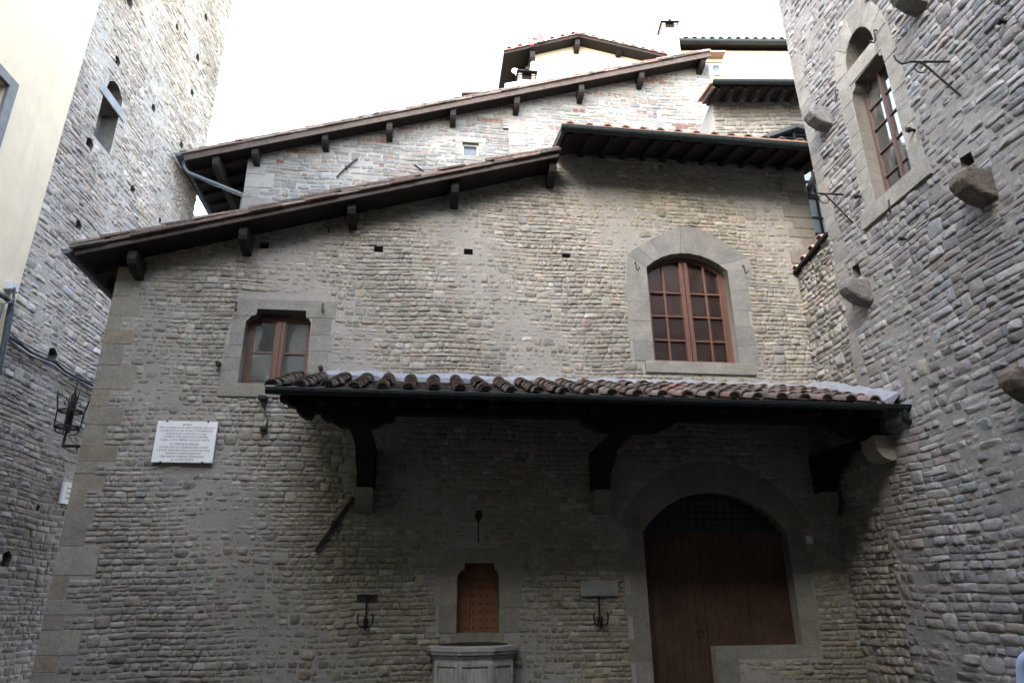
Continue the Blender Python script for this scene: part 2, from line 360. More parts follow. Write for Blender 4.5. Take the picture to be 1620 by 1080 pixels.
def ashlar(name, fr, polys, parent, proud=.018, seed=3, gain=1., pal=SAND, back=.06, bev=.006, gap=.0025):
    rng = random.Random(seed); b = MB()
    for p in polys:
        n = len(p); A = sum(p[i][0]*p[(i+1) % n][1]-p[(i+1) % n][0]*p[i][1] for i in range(n))
        if A < 0: p = p[::-1]
        c = rng.choice(pal); k = rng.uniform(.86, 1.1)*gain*.82
        b.prism(fr, inset(p, gap), -back, proud+rng.uniform(-.003, .004), 0, tuple(q*k for q in c), bev)
    return b.build(name, 'ashlar', parent)
def rect(u0, u1, v0, v1): return [(u0, v0), (u1, v0), (u1, v1), (u0, v1)]
def quoins(v0, v1, edge, sgn, wr=(.28, .62), hr=(.2, .38), seed=5):
    rng = random.Random(seed); out = []; v = v0; k = 0
    while v < v1-.05:
        h = rng.uniform(*hr)
        if v1-v-h < .12: h = v1-v
        w_ = rng.uniform(wr[0], (wr[0]+wr[1])/2) if k % 2 else rng.uniform((wr[0]+wr[1])/2, wr[1]); k += 1
        a, b = sorted((edge, edge+sgn*w_)); out.append(rect(a, b, v, v+h)); v += h
    return out

# ================================================================== ground
g = MB(); g.add([(-120, -120, 0), (120, -120, 0), (120, 120, 0), (-120, 120, 0)], [(0, 1, 2, 3)])
tag(g.build('ground', 'paving'), kind='structure')

# ================================================================== frames
FB = Frame((0, 0, 0), (1, 0, 0))                     # house front
FR = Frame((6.2, 0, 0), (0, -1, 0))                  # right-hand tower, u runs towards the camera
FL = Frame((-7, 0, 0), (math.sin(rad(4)), math.cos(rad(4)), 0))   # left-hand street wall, u runs away
FC = Frame((0, 6, 0), (1, 0, 0))                     # gable of the rear stone house
FD = Frame((7.2, 4, 0), (math.cos(rad(6)), -math.sin(rad(6)), 0)) # small stone block behind right
FE = Frame((2.5, 13, 0), (1, 0, 0))                  # cream gable far behind
FG = Frame((10.6, 15, 0), (math.cos(rad(6)), -math.sin(rad(6)), 0))

# ================================================================== main stone house
house = thing('stone_house', 'rubble stone house with a sloping eave, filling the middle of the view', 'house', (.8, 3, 0))
XL, XR = -4.72, 6.69
def rake_z(x): return 6.36+.316*(x+5.24)
# window with shouldered lintel
w1 = FB.poly([(378, 607), (485, 608), (489, 512), (487, 500), (480, 495), (480, 487), (406, 487), (405, 494), (397, 499), (391, 510)])
w1 = [(-2.765, 4.63), (-1.80, 4.63), (-1.815, 5.62), (-1.85, 5.68), (-1.90, 5.70), (-1.905, 5.81), (-2.62, 5.81), (-2.63, 5.71), (-2.70, 5.69), (-2.765, 5.61)]
# arched window
def arc(u0, u1, vs_, rise, n=14):
    r = ((u1-u0)**2/4+rise**2)/(2*rise); c = (u0+u1)/2; a = math.asin((u1-u0)/2/r)
    return [(c+r*math.sin(a-2*a*k/n), vs_+rise-r+r*math.cos(a-2*a*k/n)) for k in range(n+1)]
w2 = [(3.545, 5.18), (4.965, 5.18)]+arc(3.545, 4.965, 6.84, .30)
door = [(4.06, -.3), (4.06, 1.02), (5.35, 1.02)]+arc(3.15, 5.35, 2.55, .58)+[(3.15, -.3)]
niche = [(.475, 1.24), (1.05, 1.24), (1.05, 1.96), (1.025, 2.02), (.985, 2.045), (.98, 2.13), (.575, 2.13), (.57, 2.045), (.52, 2.02), (.475, 1.96)]
put = []
for q in ((418, 388), (599, 394), (741, 398), (896, 405)):
    u, v = FB.px(*q); put.append(([(u-.075, v-.055), (u+.075, v-.055), (u+.07, v+.05), (u-.07, v+.05)], .25))
# ashlar blocks
def ring(poly, outer_w, seed): pass
s1 = [rect(-3.04, -2.765, 4.63, 4.82), rect(-3.00, -2.765, 4.82, 5.02), rect(-3.01, -2.765, 5.02, 5.22), rect(-2.96, -2.765, 5.22, 5.40), rect(-2.97, -2.765, 5.4, 5.69),
      rect(-1.80, -1.50, 4.63, 4.92), rect(-1.80, -1.52, 4.92, 5.16), rect(-1.80, -1.48, 5.16, 5.42), rect(-1.80, -1.51, 5.42, 5.70),
      [(-2.97, 5.69), (-2.70, 5.69), (-2.63, 5.71), (-2.62, 5.81), (-1.905, 5.81), (-1.90, 5.70), (-1.80, 5.70), (-1.46, 5.70), (-1.46, 5.98), (-2.90, 5.98), (-2.97, 5.93)], rect(-3.02, -1.5, 4.42, 4.63)]
ex1 = [(-3.02, 4.42), (-1.5, 4.42), (-1.46, 4.63), (-1.46, 6.06), (-2.92, 6.06), (-3.02, 5.3)]
i2 = arc(3.545, 4.965, 6.84, .30, 9)
outer2 = [FB.px(*q) for q in ((1190, 425), (1183, 408), (1160, 391), (1133, 375), (1106, 362), (1076, 357), (1050, 368), (1028, 380), (1008, 391), (992, 402))]
vous2 = [[i2[k], outer2[k], outer2[k+1], i2[k+1]] for k in range(9)]
s2 = vous2+[rect(3.22, 3.545, 5.18, 5.52), rect(3.12, 3.545, 5.52, 5.86), rect(3.18, 3.545, 5.86, 6.2), rect(3.06, 3.545, 6.2, 6.52), [(3.17, 6.52), (3.545, 6.52), i2[-1], outer2[-1]],
            rect(4.965, 5.30, 5.18, 5.48), rect(4.965, 5.36, 5.48, 5.83), rect(4.965, 5.24, 5.83, 6.12), rect(4.965, 5.32, 6.12, 6.5), [(4.965, 6.5), (5.3, 6.5), outer2[0], i2[0]], rect(3.38, 5.22, 4.98, 5.18)]
ex2 = [(3.38, 4.98), (5.22, 4.98), (5.28, 5.3), (5.28, 6.5)]+outer2+[(3.16, 6.5), (3.16, 5.2)]
idr = arc(3.15, 5.35, 2.55, .58, 13); ro = arc(2.78, 5.74, 2.62, .98, 13)
sdoor = [[idr[k], ro[k], ro[k+1], idr[k+1]] for k in range(13)]
for k in range(9):
    v = -.02+k*.289; sdoor.append(rect(3.15-(.36 if k % 2 else .24), 3.15, v, v+.289))
for k in range(5):
    v = 1.02+k*.312; sdoor.append(rect(5.35, 5.35+(.40 if k % 2 else .27), v, v+.312))
sdoor += [rect(4.06, 5.6, .86, 1.02), rect(4.06, 4.38, .42, .86), rect(4.06, 4.30, .0, .42)]
exd = [(2.86, -.1), (4.34, -.1), (4.34, .86), (5.6, .86), (5.7, 2.6)]+ro+[(2.82, 2.5)]
sn = [[(.18, 1.955), (.475, 1.96), (.52, 2.02), (.57, 2.045), (.575, 2.13), (.98, 2.13), (.985, 2.045), (1.025, 2.02), (1.05, 1.96), (1.40, 1.955), (1.40, 2.06), (1.28, 2.33), (.32, 2.33), (.18, 2.1)],
      rect(.24, .475, 1.24, 1.6), rect(.16, .475, 1.6, 1.955), rect(1.05, 1.32, 1.24, 1.55), rect(1.05, 1.36, 1.55, 1.955), rect(.4, 1.12, 1.06, 1.24)]
exn = [(.4, 1.06), (1.12, 1.06), (1.3, 1.3), (1.38, 2.06), (1.28, 2.33), (.32, 2.33), (.18, 2.1), (.2, 1.3)]
ql = quoins(0, 6.42, XL, 1, (.20, .52), (.16, .36), 11)
qr = quoins(7.05, 9.0, XR, -1, (.25, .6), (.18, .32), 12)
house_out = [(XL, -.3), (6.26, -.3), (6.26, 6.95), (XR, 6.95), (XR, 9.04), (2.12, 9.02), (2.05, rake_z(2.0)-.03), (XL, rake_z(XL)-.03)]
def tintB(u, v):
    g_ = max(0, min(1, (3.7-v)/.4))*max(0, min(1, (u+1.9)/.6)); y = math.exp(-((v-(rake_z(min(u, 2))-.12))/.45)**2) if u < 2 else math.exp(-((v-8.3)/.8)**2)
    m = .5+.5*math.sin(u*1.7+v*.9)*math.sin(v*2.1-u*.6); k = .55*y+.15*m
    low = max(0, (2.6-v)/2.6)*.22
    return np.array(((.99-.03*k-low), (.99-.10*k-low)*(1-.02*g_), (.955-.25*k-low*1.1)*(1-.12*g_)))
masonry('wall', FB, house_out, [(w1, .30), (w2, .26), (door, .26), (niche, .30)]+put, [ex1, ex2, exd, exn]+ql+qr, seed=7, gain=.88, parent=house, tint=tintB, depth=0, mats=('rubble_stone', 'mortar', 'shaded_reveal'), ner=(2.6, 6.5))
b = MB(); bk = [(XL+.002, -.3), (6.3, -.3), (6.3, 6.95), (XR-.002, 6.95), (XR-.002, 9.0), (2.1, 9.0), (2.0, 8.45), (XL+.002, 6.3)]
b.prism(FB, bk, -5.7, -.46); b.build('rear_walls', 'mortar', house)
b = MB(); b.box(FB, XL+.001, XL+.3, -.3, 6.28, -.46, -.002); b.build('wall_return', 'mortar', house); b = MB(); b.box(FB, 6.3, XR-.001, 6.96, 9, -.46, -.002); b.build('wall_return', 'mortar', house)
ashlar('corner_stones', FB, ql, house, proud=.004, seed=4, pal=[(.31, .26, .185), (.30, .255, .19), (.285, .255, .205), (.29, .27, .23), (.285, .245, .185), (.275, .255, .215)], back=.35, gap=.002, bev=.004)
ashlar('corner_stones', FB, qr, house, proud=.016, seed=8, pal=[(.25, .22, .175), (.23, .21, .175)])

# windows
def rail(b, fr, u0, u1, v0, v1, w0, w1, mi=0): b.box(fr, u0, u1, v0, v1, w0, w1, mi)
w_ = MB()
W0, W1 = -.24, -.17
w_.box(FB, -2.765, -2.70, 4.63, 5.76, W0, W1); w_.box(FB, -1.865, -1.80, 4.63, 5.76, W0, W1)
w_.box(FB, -2.70, -1.865, 4.63, 4.68, W0, W1-.01); w_.box(FB, -2.70, -1.865, 5.68, 5.76, W0, W1-.01)
win = w_.build('window', 'window_wood', house, .006)
sash = MB(); sash.box(FB, -2.345, -2.275, 4.68, 5.68, W0+.005, W1+.012); sash.box(FB, -2.275, -2.215, 4.68, 5.68, W0+.005, W1+.004)
for a0, a1 in ((-2.70, -2.345), (-2.215, -1.865)):
    sash.box(FB, a0, a0+.03 if a0 < -2.5 else a0+.02, 4.68, 5.68, W0+.01, W1-.016); sash.box(FB, a1-.03, a1, 4.68, 5.68, W0+.01, W1-.018)
    sash.box(FB, a0, a1, 5.165, 5.195, W0+.012, W1-.02); sash.box(FB, a0, a1, 4.68, 4.71, W0+.012, W1-.021)
sash.build('sash', 'window_wood', win, .004)
for a0, a1 in ((-2.67, -2.375), (-2.195, -1.895)):
    for b0, b1 in ((4.71, 5.165), (5.195, 5.68)):
        p = MB(); t_ = random.Random(int(a0*100+b0*10)).uniform(-.006, .006)
        P_ = [FB.p(a0, b0, W0+.03), FB.p(a1, b0, W0+.03+t_), FB.p(a1, b1, W0+.03+t_), FB.p(a0, b1, W0+.03)]
        p.add(P_+[q+np.array([0, .006, 0]) for q in P_], [(0, 1, 2, 3), (7, 6, 5, 4), (0, 4, 5, 1), (1, 5, 6, 2), (2, 6, 7, 3), (3, 7, 4, 0)]); p.build('pane', 'window_glass', win)
ashlar('window_surround', FB, s1[:-1], win, seed=21, gain=1.0, gap=.001, bev=.003, proud=.008, pal=[(.265, .25, .222), (.25, .235, .205), (.24, .232, .215)]); ashlar('window_sill', FB, s1[-1:], win, seed=22, proud=.03, gain=.85)
# arched window
w_ = MB(); fo = [(3.545, 5.18), (4.965, 5.18)]+arc(3.545, 4.965, 6.84, .30, 14); fi = inset(fo, .065)
n_ = len(fo)
for k in range(n_):
    j = (k+1) % n_
    w_.hexa([FB.p(*fo[k], -.25), FB.p(*fo[j], -.25), FB.p(*fi[j], -.25), FB.p(*fi[k], -.25), FB.p(*fo[k], -.17), FB.p(*fo[j], -.17), FB.p(*fi[j], -.17), FB.p(*fi[k], -.17)])
win = w_.build('window', 'window_wood', house)
sash = MB(); cxm = 4.255
def arch_z(u, drop=.06): 
    r = ((1.42/2)**2+.09)/(.6); return 6.84+.30-r+math.sqrt(r*r-(u-4.255)**2)-drop
for du, hw, pr in ((-.045, .034, -.155), (.035, .034, -.150)): sash.box(FB, cxm+du-hw, cxm+du+hw, 5.24, arch_z(cxm), -.23, pr)
for u in (3.545+.345, 4.965-.345): sash.box(FB, u-.017, u+.017, 5.24, arch_z(u), -.225, -.185)
for a0, a1 in ((3.61, cxm-.08), (cxm+.07, 4.90)):
    for v in (5.62, 6.05, 6.48): sash.box(FB, a0, a1, v-.016, v+.016, -.222, -.188)
    for v in (5.24,): sash.box(FB, a0, a1, v, v+.03, -.222, -.182)
    for u in ((a0, a0+.03) if a0 < 4 else (a1-.04, a1),): sash.box(FB, u[0], u[1], 5.24, 6.86, -.226, -.180)
sash.build('sash', 'window_wood', win, .004)
b = MB(); b.prism(FB, inset(fo, .03), -.236, -.231); b.build('pane', 'screened_glass', win)
sh = MB(); sh.prism(FB, inset(fo, .03), -.258, -.25)
for a0 in (3.66, 3.98, 4.36, 4.70):
    for v0 in (5.30, 5.68, 6.10, 6.5): sh.box(FB, a0+.02, a0+.20, v0+.03, v0+.25, -.25, -.242)
sh.build('shutter', 'shutter_wood', win, .004)
ashlar('window_surround', FB, s2[:-1], win, seed=23, pal=[(.235, .228, .21), (.25, .24, .215), (.22, .218, .205)], gap=.001, bev=.002, proud=.008); ashlar('window_sill', FB, s2[-1:], win, seed=24, proud=.04, gain=.8)
# door
do_ = MB()
v0 = 0.0
def planks(b, fr, u0, u1, v0, v1, w0, w1, n, seed=1):
    rg = random.Random(seed); st_ = (u1-u0)/n
    for k in range(n): b.box(fr, u0+k*st_+.002, u0+(k+1)*st_-.002, v0, v1, w0, w1+rg.uniform(-.003, .003))
planks(do_, FB, 3.15, 4.03, 0, 2.50, -.24, -.18, 7, 1)
dr = do_.build('door', 'door_wood', house, .003)
b = MB(); planks(b, FB, 4.05, 5.35, 1.02, 2.50, -.24, -.185, 8, 2); b.box(FB, 4.035, 4.06, 0, 2.5, -.23, -.17); b.build('side_shutter', 'door_wood', dr, .003)
b = MB()
for r_ in range(14):
    for c_ in range(9):
        u = 3.21+c_*.25+(.012 if r_ % 2 else 0); v = .1+r_*.175
        if u > 4.02 and v < 1.1: continue
        if abs(u-4.04) < .04 or u > 5.3: continue
        q = [FB.p(u+.012*math.cos(k*math.pi/3), v+.012*math.sin(k*math.pi/3), -.18) for k in range(6)]+[FB.p(u, v, -.162)]
        b = MB(); b.add(q, [(k, (k+1) % 6, 6) for k in range(6)]); b.build('stud', 'iron', dr)
b = MB(); b.tube([FB.p(3.93+.05*math.cos(t_), 1.18+.05*math.sin(t_), -.155) for t_ in np.linspace(0, 2*math.pi, 14)[:-1]], .008, closed=True); b.build('handle', 'iron', dr)
b = MB(); b.box(FB, 3.15, 5.35, 2.50, 2.57, -.24, -.16)
tr = b.build('transom', 'door_wood', dr, .005)
b = MB(); fo = arc(3.15, 5.35, 2.55, .58, 20)
fo_ = [(3.16, 2.57), (5.34, 2.57)]+fo[1:-1]
def dz(u):
    r = (1.1**2+.58**2)/(2*.58); return 2.55+.58-r+math.sqrt(max(r*r-(u-4.25)**2, 0))
for k in range(1, 20):
    u = 3.15+k*.11
    if dz(u) > 2.6: b.box(FB, u-.008, u+.008, 2.57, dz(u), -.15, -.134)
for k in range(1, 6):
    v = 2.57+k*.095; r = (1.1**2+.58**2)/(2*.58); hh = math.sqrt(max(r*r-(v-(2.55+.58-r))**2, 0)); b.box(FB, 4.25-hh, 4.25+hh, v-.008, v+.008, -.166, -.151)
b.build('grille', 'grille', dr)
b = MB(); b.prism(FB, [(3.16, 2.57), (5.34, 2.57)]+fo[1:-1], -.235, -.225); b.build('fanlight', 'fan_glass', dr)
ashlar('door_surround', FB, sdoor, dr, seed=31, gain=.86, gap=.002, bev=.003, proud=.006, pal=[(.27, .25, .205), (.25, .235, .19), (.275, .26, .22)])
# niche shutter
b = MB(); planks(b, FB, .475, 1.05, 1.24, 2.14, -.24, -.20, 3, 5); ns = b.build('niche_shutter', 'niche_wood', house, .003)
b = MB()
for r_ in range(8):
    for c_ in range(6):
        u = .52+c_*.097; v = 1.29+r_*.105; q = [FB.p(u+.012*math.cos(k*math.pi/3), v+.012*math.sin(k*math.pi/3), -.20) for k in range(6)]+[FB.p(u, v, -.18)]
        b = MB(); b.add(q, [(k, (k+1) % 6, 6) for k in range(6)]); b.build('stud', 'iron', ns)
ashlar('niche_surround', FB, sn, ns, seed=33, gain=.86, proud=.008, bev=.003, gap=.001, pal=[(.31, .29, .23), (.29, .27, .22)])

# ---- shed roof, seen from below along its rake
TER = [(.30, .15, .10), (.36, .19, .13), (.24, .14, .10), (.33, .22, .17), (.20, .13, .10), (.40, .25, .19), (.16, .12, .10)]
def vary(rg, pal, a, b, k=1.):
    c = rg.choice(pal); f = rg.uniform(a, b)*k; return tuple(q*f*rg.uniform(.96, 1.04) for q in c)
TER3 = [(.12, .085, .07), (.15, .11, .095), (.08, .064, .055), (.19, .14, .12), (.06, .05, .046), (.14, .09, .075), (.22, .18, .155)]
def rakeroof(name, fr, x0, z0, x1, z1, w_out, w_in, parent, lab=None, tile=.42, fascia=.05, seed=1, layers=3, ends=True):
    """pitched roof whose rake shows in frame fr: underboard, fascia, staggered tile edges"""
    rg = random.Random(seed); L = math.hypot(x1-x0, z1-z0); du, dz_ = (x1-x0)/L, (z1-z0)/L; nu, nz = -dz_, du
    if nz < 0: nu, nz = -nu, -nz
    def q(s, h, w_): return fr.p(x0+du*s+nu*h, z0+dz_*s+nz*h, w_)
    b = MB(); b.hexa([q(0, -.03, w_in), q(L, -.03, w_in), q(L, -.03, w_out-.03), q(0, -.03, w_out-.03), q(0, .03, w_in), q(L, .03, w_in), q(L, .03, w_out-.03), q(0, .03, w_out-.03)])
    rf = b.build(name, 'old_wood', parent)
    b = MB(); b.hexa([q(0, -fascia, w_out-.035), q(L, -fascia, w_out-.035), q(L, -fascia, w_out), q(0, -fascia, w_out), q(0, .015, w_out-.035), q(L, .015, w_out-.035), q(L, .03, w_out), q(0, .03, w_out)])
    b.build('bargeboard', 'grey_fascia', rf, .004)
    b = MB(); s = -.04
    while s < L+.02:
        for ly in range(layers):
            e = min(s+tile+.06, L+.05); h0 = .033+ly*.038; t = .030; tipz = .026
            o = w_out+.05+rg.uniform(-.015, .02)-ly*.012; c = vary(rg, TER3, .7, 1.25); a = s+(ly % 2)*tile*.33+rg.uniform(-.02, .02)
            wi = w_out-.30 if ly else w_in
            b.hexa([q(a, h0+tipz, wi), q(e, h0, wi), q(e, h0, o), q(a, h0+tipz*.3, o), q(a, h0+t+tipz, wi), q(e, h0+t, wi), q(e, h0+t, o), q(a, h0+t+tipz, o)], 0, c)
        s += tile
    b.build('tiles', 'terracotta', rf, .003)
    return rf, q
rf, q = rakeroof('roof', FB, -5.13, 6.375, 2.02, rake_z(2.02)-.03, .50, -5.7, house, seed=2)
def bracket(fr, u, v, size=1., w_in=-.1, w_out=.40, parent=None):
    """scrolled timber bracket seen end-on under a verge"""
    b = MB(); hw = .075*size
    prof = [(w_in, .26*size), (w_out, .26*size), (w_out, .12*size), (w_out-.03, .04*size), (w_out-.10, -.02), (w_out-.2, -.06*size), (w_in, -.10*size)]
    vs_ = [fr.p(u-hw, v+z, w_) for w_, z in prof]+[fr.p(u+hw, v+z, w_) for w_, z in prof]; n = len(prof)
    b.add(vs_, [tuple(range(n)), tuple(range(n, 2*n))[::-1]]+[(k, n+k, n+(k+1) % n, (k+1) % n) for k in range(n)])
    return b.build('roof_bracket', 'old_wood', parent, .01)
for px_, py_ in ((208, 410), (384, 372), (556, 332), (720, 298), (875, 266)):
    u, v = FB.px(px_, py_, .38); bracket(FB, u, v-.09, .85, parent=rf)
# rafters under left eave, gutter
for k in range(12):
    b = MB(); y = .1+k*.5; b.hexa([q(0.05, -.14, -y), q(.75, -.14, -y), q(.75, -.14, -y+.1), q(.05, -.14, -y+.1), q(.05, -.03, -y), q(.75, -.03, -y), q(.75, -.03, -y+.1), q(.05, -.03, -y+.1)]); b.build('rafter', 'old_wood', rf)
def half_gutter(name, p0, p1, r, m, parent, capends=True, lean=(0, 0, 1), th=.006):
    p0 = np.array(p0, float); p1 = np.array(p1, float); t = (p1-p0)/np.linalg.norm(p1-p0); s_ = np.cross(t, (0, 0, 1)); s_ /= np.linalg.norm(s_); z = np.array([0, 0, 1.])
    b = MB(); n = 10; vs_ = []
    for P_ in (p0, p1):
        for rr in (r, r-th):
            for k in range(n+1): a = math.pi*k/n; vs_.append(P_+s_*math.cos(a)*rr-z*math.sin(a)*rr)
    m1 = n+1; fs = []
    for k in range(n):
        fs += [(k, k+1, 2*m1+k+1, 2*m1+k), (m1+k+1, m1+k, 3*m1+k, 3*m1+k+1)]
    fs += [(0, 2*m1, 3*m1, m1), (n, m1+n, 3*m1+n, 2*m1+n)]
    b.add(vs_, fs, 0, (1, 1, 1), True)
    if capends:
        for o_ in (0, 2*m1): b.add(vs_[o_:o_+m1], [tuple(range(m1))])
    L = np.linalg.norm(p1-p0); k = .3
    for sg in (-1, 1): b.tube([p0+s_*sg*r+z*.004, p1+s_*sg*r+z*.004], .008, 6)
    while k < L:   # gutter straps
        c0 = p0+t*k; b.tube([c0+s_*math.cos(a)*(r+.004)-z*math.sin(a)*(r+.004) for a in np.linspace(0, math.pi, 9)], .006, 5); k += .9
    return b.build(name, m, parent)
half_gutter('gutter', (-5.205, -.56, 6.39), (-5.205, 5.7, 6.39), .075, 'blue_grey_metal', rf)

# ---- upper front eave (horizontal)
b = MB(); YO, ZO, YW, ZW = -.86, 8.84, 0.0, 9.06
sl_ = (ZW-ZO)/(YW-YO)
def uz(y): return ZO+sl_*(y-YO)
b.hexa([(2.06, YO, uz(YO)), (6.95, YO, uz(YO)), (6.95, 5, uz(5)), (2.06, 5, uz(5)), (2.06, YO, uz(YO)+.04), (6.95, YO, uz(YO)+.04), (6.95, 5, uz(5)+.04), (2.06, 5, uz(5)+.04)])
rf2 = b.build('roof', 'old_wood', house)
x = 2.10
while x < 6.9:
    bb = MB(); bb.hexa([(x, YO+.03, uz(YO)-.07), (x+.09, YO+.03, uz(YO)-.07), (x+.09, .4, uz(.4)-.13), (x, .4, uz(.4)-.13), (x, YO+.03, uz(YO)-.002), (x+.09, YO+.03, uz(YO)-.002), (x+.09, .4, uz(.4)-.002), (x, .4, uz(.4)-.002)])
    bb.build('rafter', 'old_wood', rf2); x += .37
half_gutter('gutter', (1.98, -.93, 8.83), (6.36, -.93, 8.80), .07, 'gutter_metal', rf2)
def cover_tile(b, base, along, across, nrm, L, r0_, r1_, c, seg=8, th=.019):
    vs_ = []
    for P_, r in ((base, r0_), (base+along*L, r1_)):
        for rr in (r, r-th):
            for k in range(seg+1): a = math.pi*k/seg; vs_.append(P_+across*math.cos(a)*rr+nrm*math.sin(a)*rr*.92)
    m1 = seg+1; fs = []
    for k in range(seg): fs += [(k+1, k, 2*m1+k, 2*m1+k+1), (m1+k, m1+k+1, 3*m1+k+1, 3*m1+k), (k, k+1, m1+k+1, m1+k)]
    b.add(vs_, fs, 0, c, False)
b = MB(); rg = random.Random(4)
al = np.array([0, 1, sl_]); al /= np.linalg.norm(al); nr_ = np.array([0, -al[2], al[1]])
x = 2.16
while x < 6.6:
    for k in range(3):
        c = vary(rg, TER, .7, 1.1); cover_tile(b, np.array([x+rg.uniform(-.015, .015), -.9+k*.38, uz(-.9+k*.38)+.06+k*.004]), al, np.array([1., 0, 0]), nr_, .44, .09, .07, c)
    x += .305
b.hexa([(2.02, YO-.06, uz(YO)+.042), (6.7, YO-.06, uz(YO)+.042), (6.7, 5, uz(5)+.042), (2.02, 5, uz(5)+.042), (2.02, YO-.06, uz(YO)+.075), (6.7, YO-.06, uz(YO)+.075), (6.7, 5, uz(5)+.075), (2.02, 5, uz(5)+.075)], 0, TER[2])
b.build('tiles', 'terracotta', rf2)
b = MB(); b.hexa([(2.0, YO-.05, ZO-.09), (2.055, YO-.05, ZO-.09), (2.055, .25, uz(.25)-.13), (2.0, .25, uz(.25)-.13), (2.0, YO-.05, ZO+.04), (2.055, YO-.05, ZO+.04), (2.055, .25, uz(.25)+.04), (2.0, .25, uz(.25)+.04)]); b.build('bargeboard', 'grey_fascia', rf2)
# ================================================================== canopy over the door
can = thing('door_canopy', 'lean-to canopy of round terracotta tiles over the arched door and the stone well head', 'canopy', (2.2, 0, 3.9))
YE, ZE, ZWL = -1.93, 3.94, 4.69; sc_ = (ZWL-ZE)/(-YE)
def cz(y): return ZE+sc_*(y-YE)
X0, X1 = -1.80, 6.16
b = MB(); b.hexa([(X0, YE, cz(YE)-.02), (X1, YE, cz(YE)-.02), (X1, -.02, cz(0)-.02), (X0, -.02, cz(0)-.02), (X0, YE, cz(YE)+.02), (X1, YE, cz(YE)+.02), (X1, -.02, cz(0)+.02), (X0, -.02, cz(0)+.02)])
b.build('boards', 'old_wood', can)
x = X0+.06; k = 0
while x < X1-.08:
    b = MB(); prof = [(-.05, .18), (YE+.25, .16), (YE+.16, .13), (YE+.08, .12), (YE+.02, .07), (YE+.02, .022), (-.05, .022)]
    n = len(prof); vv = [(x, y, cz(y)-d) for y, d in prof]+[(x+.08, y, cz(y)-d) for y, d in prof]
    b.add(vv, [tuple(range(n))[::-1], tuple(range(n, 2*n))]+[(k_, (k_+1) % n, n+(k_+1) % n, n+k_) for k_ in range(n)]); b.build('rafter', 'old_wood', can); x += .42
half_gutter('gutter', (-1.88, -2.02, 3.965), (6.19, -2.02, 3.95), .062, 'gutter_metal', can)
# pan and cover tiles
TER2 = [(.115, .08, .067), (.14, .093, .08), (.10, .077, .067), (.15, .115, .10), (.085, .066, .06), (.18, .135, .12), (.065, .056, .052), (.17, .10, .08)]
rg = random.Random(9); al = np.array([0, 1, sc_]); al /= np.linalg.norm(al); nn = np.array([0, -al[2], al[1]]); ac = np.array([1., 0, 0]); L_ = -YE/al[1]
pan = MB(); cov = MB()
x = X0-.02; xs = []
while x < X1-.2: xs.append(x); x += .315*rg.uniform(.97, 1.03)
moss = lambda x_: .35+.65*min(max((x_-.3)/3.2, 0), 1)
for i_, x in enumerate(xs):
    for r_ in range(6):
        s_ = -.06+r_*.345; base = np.array([x+.157, YE, cz(YE)])+al*s_+nn*(.03+.006)
        c = vary(rg, TER2, .5, .9, moss(x)); L = .40; wd = .125
        p = []
        for d, hgt in ((0, .022), (L, .0)):
            for off, h_ in ((-wd, .035), (-wd+.02, .004), (wd-.02, .004), (wd, .035)): p.append(base+al*d+ac*off+nn*(h_+hgt))
            for off, h_ in ((-wd, .02), (-wd+.02, -.012), (wd-.02, -.012), (wd, .02)): p.append(base+al*d+ac*off+nn*(h_+hgt))
        fs = [(k_+1, k_, 8+k_, 8+k_+1) for k_ in range(3)]+[(4+k_, 5+k_, 13+k_, 12+k_) for k_ in range(3)]+[(k_, k_+1, k_+5, k_+4) for k_ in range(3)]
        pan.add(p, fs, 0, c)
    for r_ in range(7):
        s_ = -.09+r_*.29+rg.uniform(-.015, .015); jx = rg.uniform(-.018, .018); base = np.array([x+jx, YE, cz(YE)])+al*s_+nn*(.062+.012*rg.random())
        m_ = moss(x); c = vary(rg, TER2, .75, 1.25); c = tuple(c[k_]*m_+(1-m_)*(.07, .06, .045)[k_] for k_ in range(3))
        dr_ = al+ac*rg.uniform(-.035, .035); dr_ = dr_-nn*.055; cover_tile(cov, base+nn*.035, dr_, ac, nn+al*.05, .40, .086, .066, c)
        if r_ == 0:   # mortar plug in the open end
            P_ = [base+nn*.035+al*.03+ac*math.cos(a)*.072+nn*math.sin(a)*.064 for a in np.linspace(0, math.pi, 8)]; cov.add(P_, [tuple(range(8))[::-1]], 0, (.15, .13, .11))
cov.build('cover_tiles', 'terracotta', can); pan.build('pan_tiles', 'terracotta', can)
b = MB(); rg = random.Random(2); n = 60
top = []; 
for k in range(n+1):
    x = -1.52+(6.17+1.52)*k/n; top.append((x, 4.87+.012*math.sin(x*5)+rg.uniform(-.012, .012)))
vs_ = []
for x, z in top: vs_ += [(x, .01, z), (x, -.05, z-.02), (x, -.34+rg.uniform(-.03, .03), cz(-.34)+.135), (x, -.34, cz(-.34)+.05)]
b.add(vs_, [(4*k+j, 4*k+j+1, 4*k+5+j, 4*k+4+j) for k in range(n) for j in range(3)]); 
b.build('mortar_flashing', 'flashing', can)
b = MB(); n = 14; vs_ = []
for k in range(n+1):
    y = -1.93*k/n; vs_ += [(6.21, y, cz(y)+.25+rg.uniform(-.02, .02)), (6.12, y, cz(y)+.2), (6.0+rg.uniform(-.02, .02)-.06*math.sin(k), y, cz(y)+.10), (6.0, y, cz(y)+.02)]
b.add(vs_, [(4*k+j, 4*k+4+j, 4*k+5+j, 4*k+1+j) for k in range(n) for j in range(3)]+[(4*n, 4*n+1, 4*n+2, 4*n+3)]); b.build('mortar_flashing', 'flashing', can)
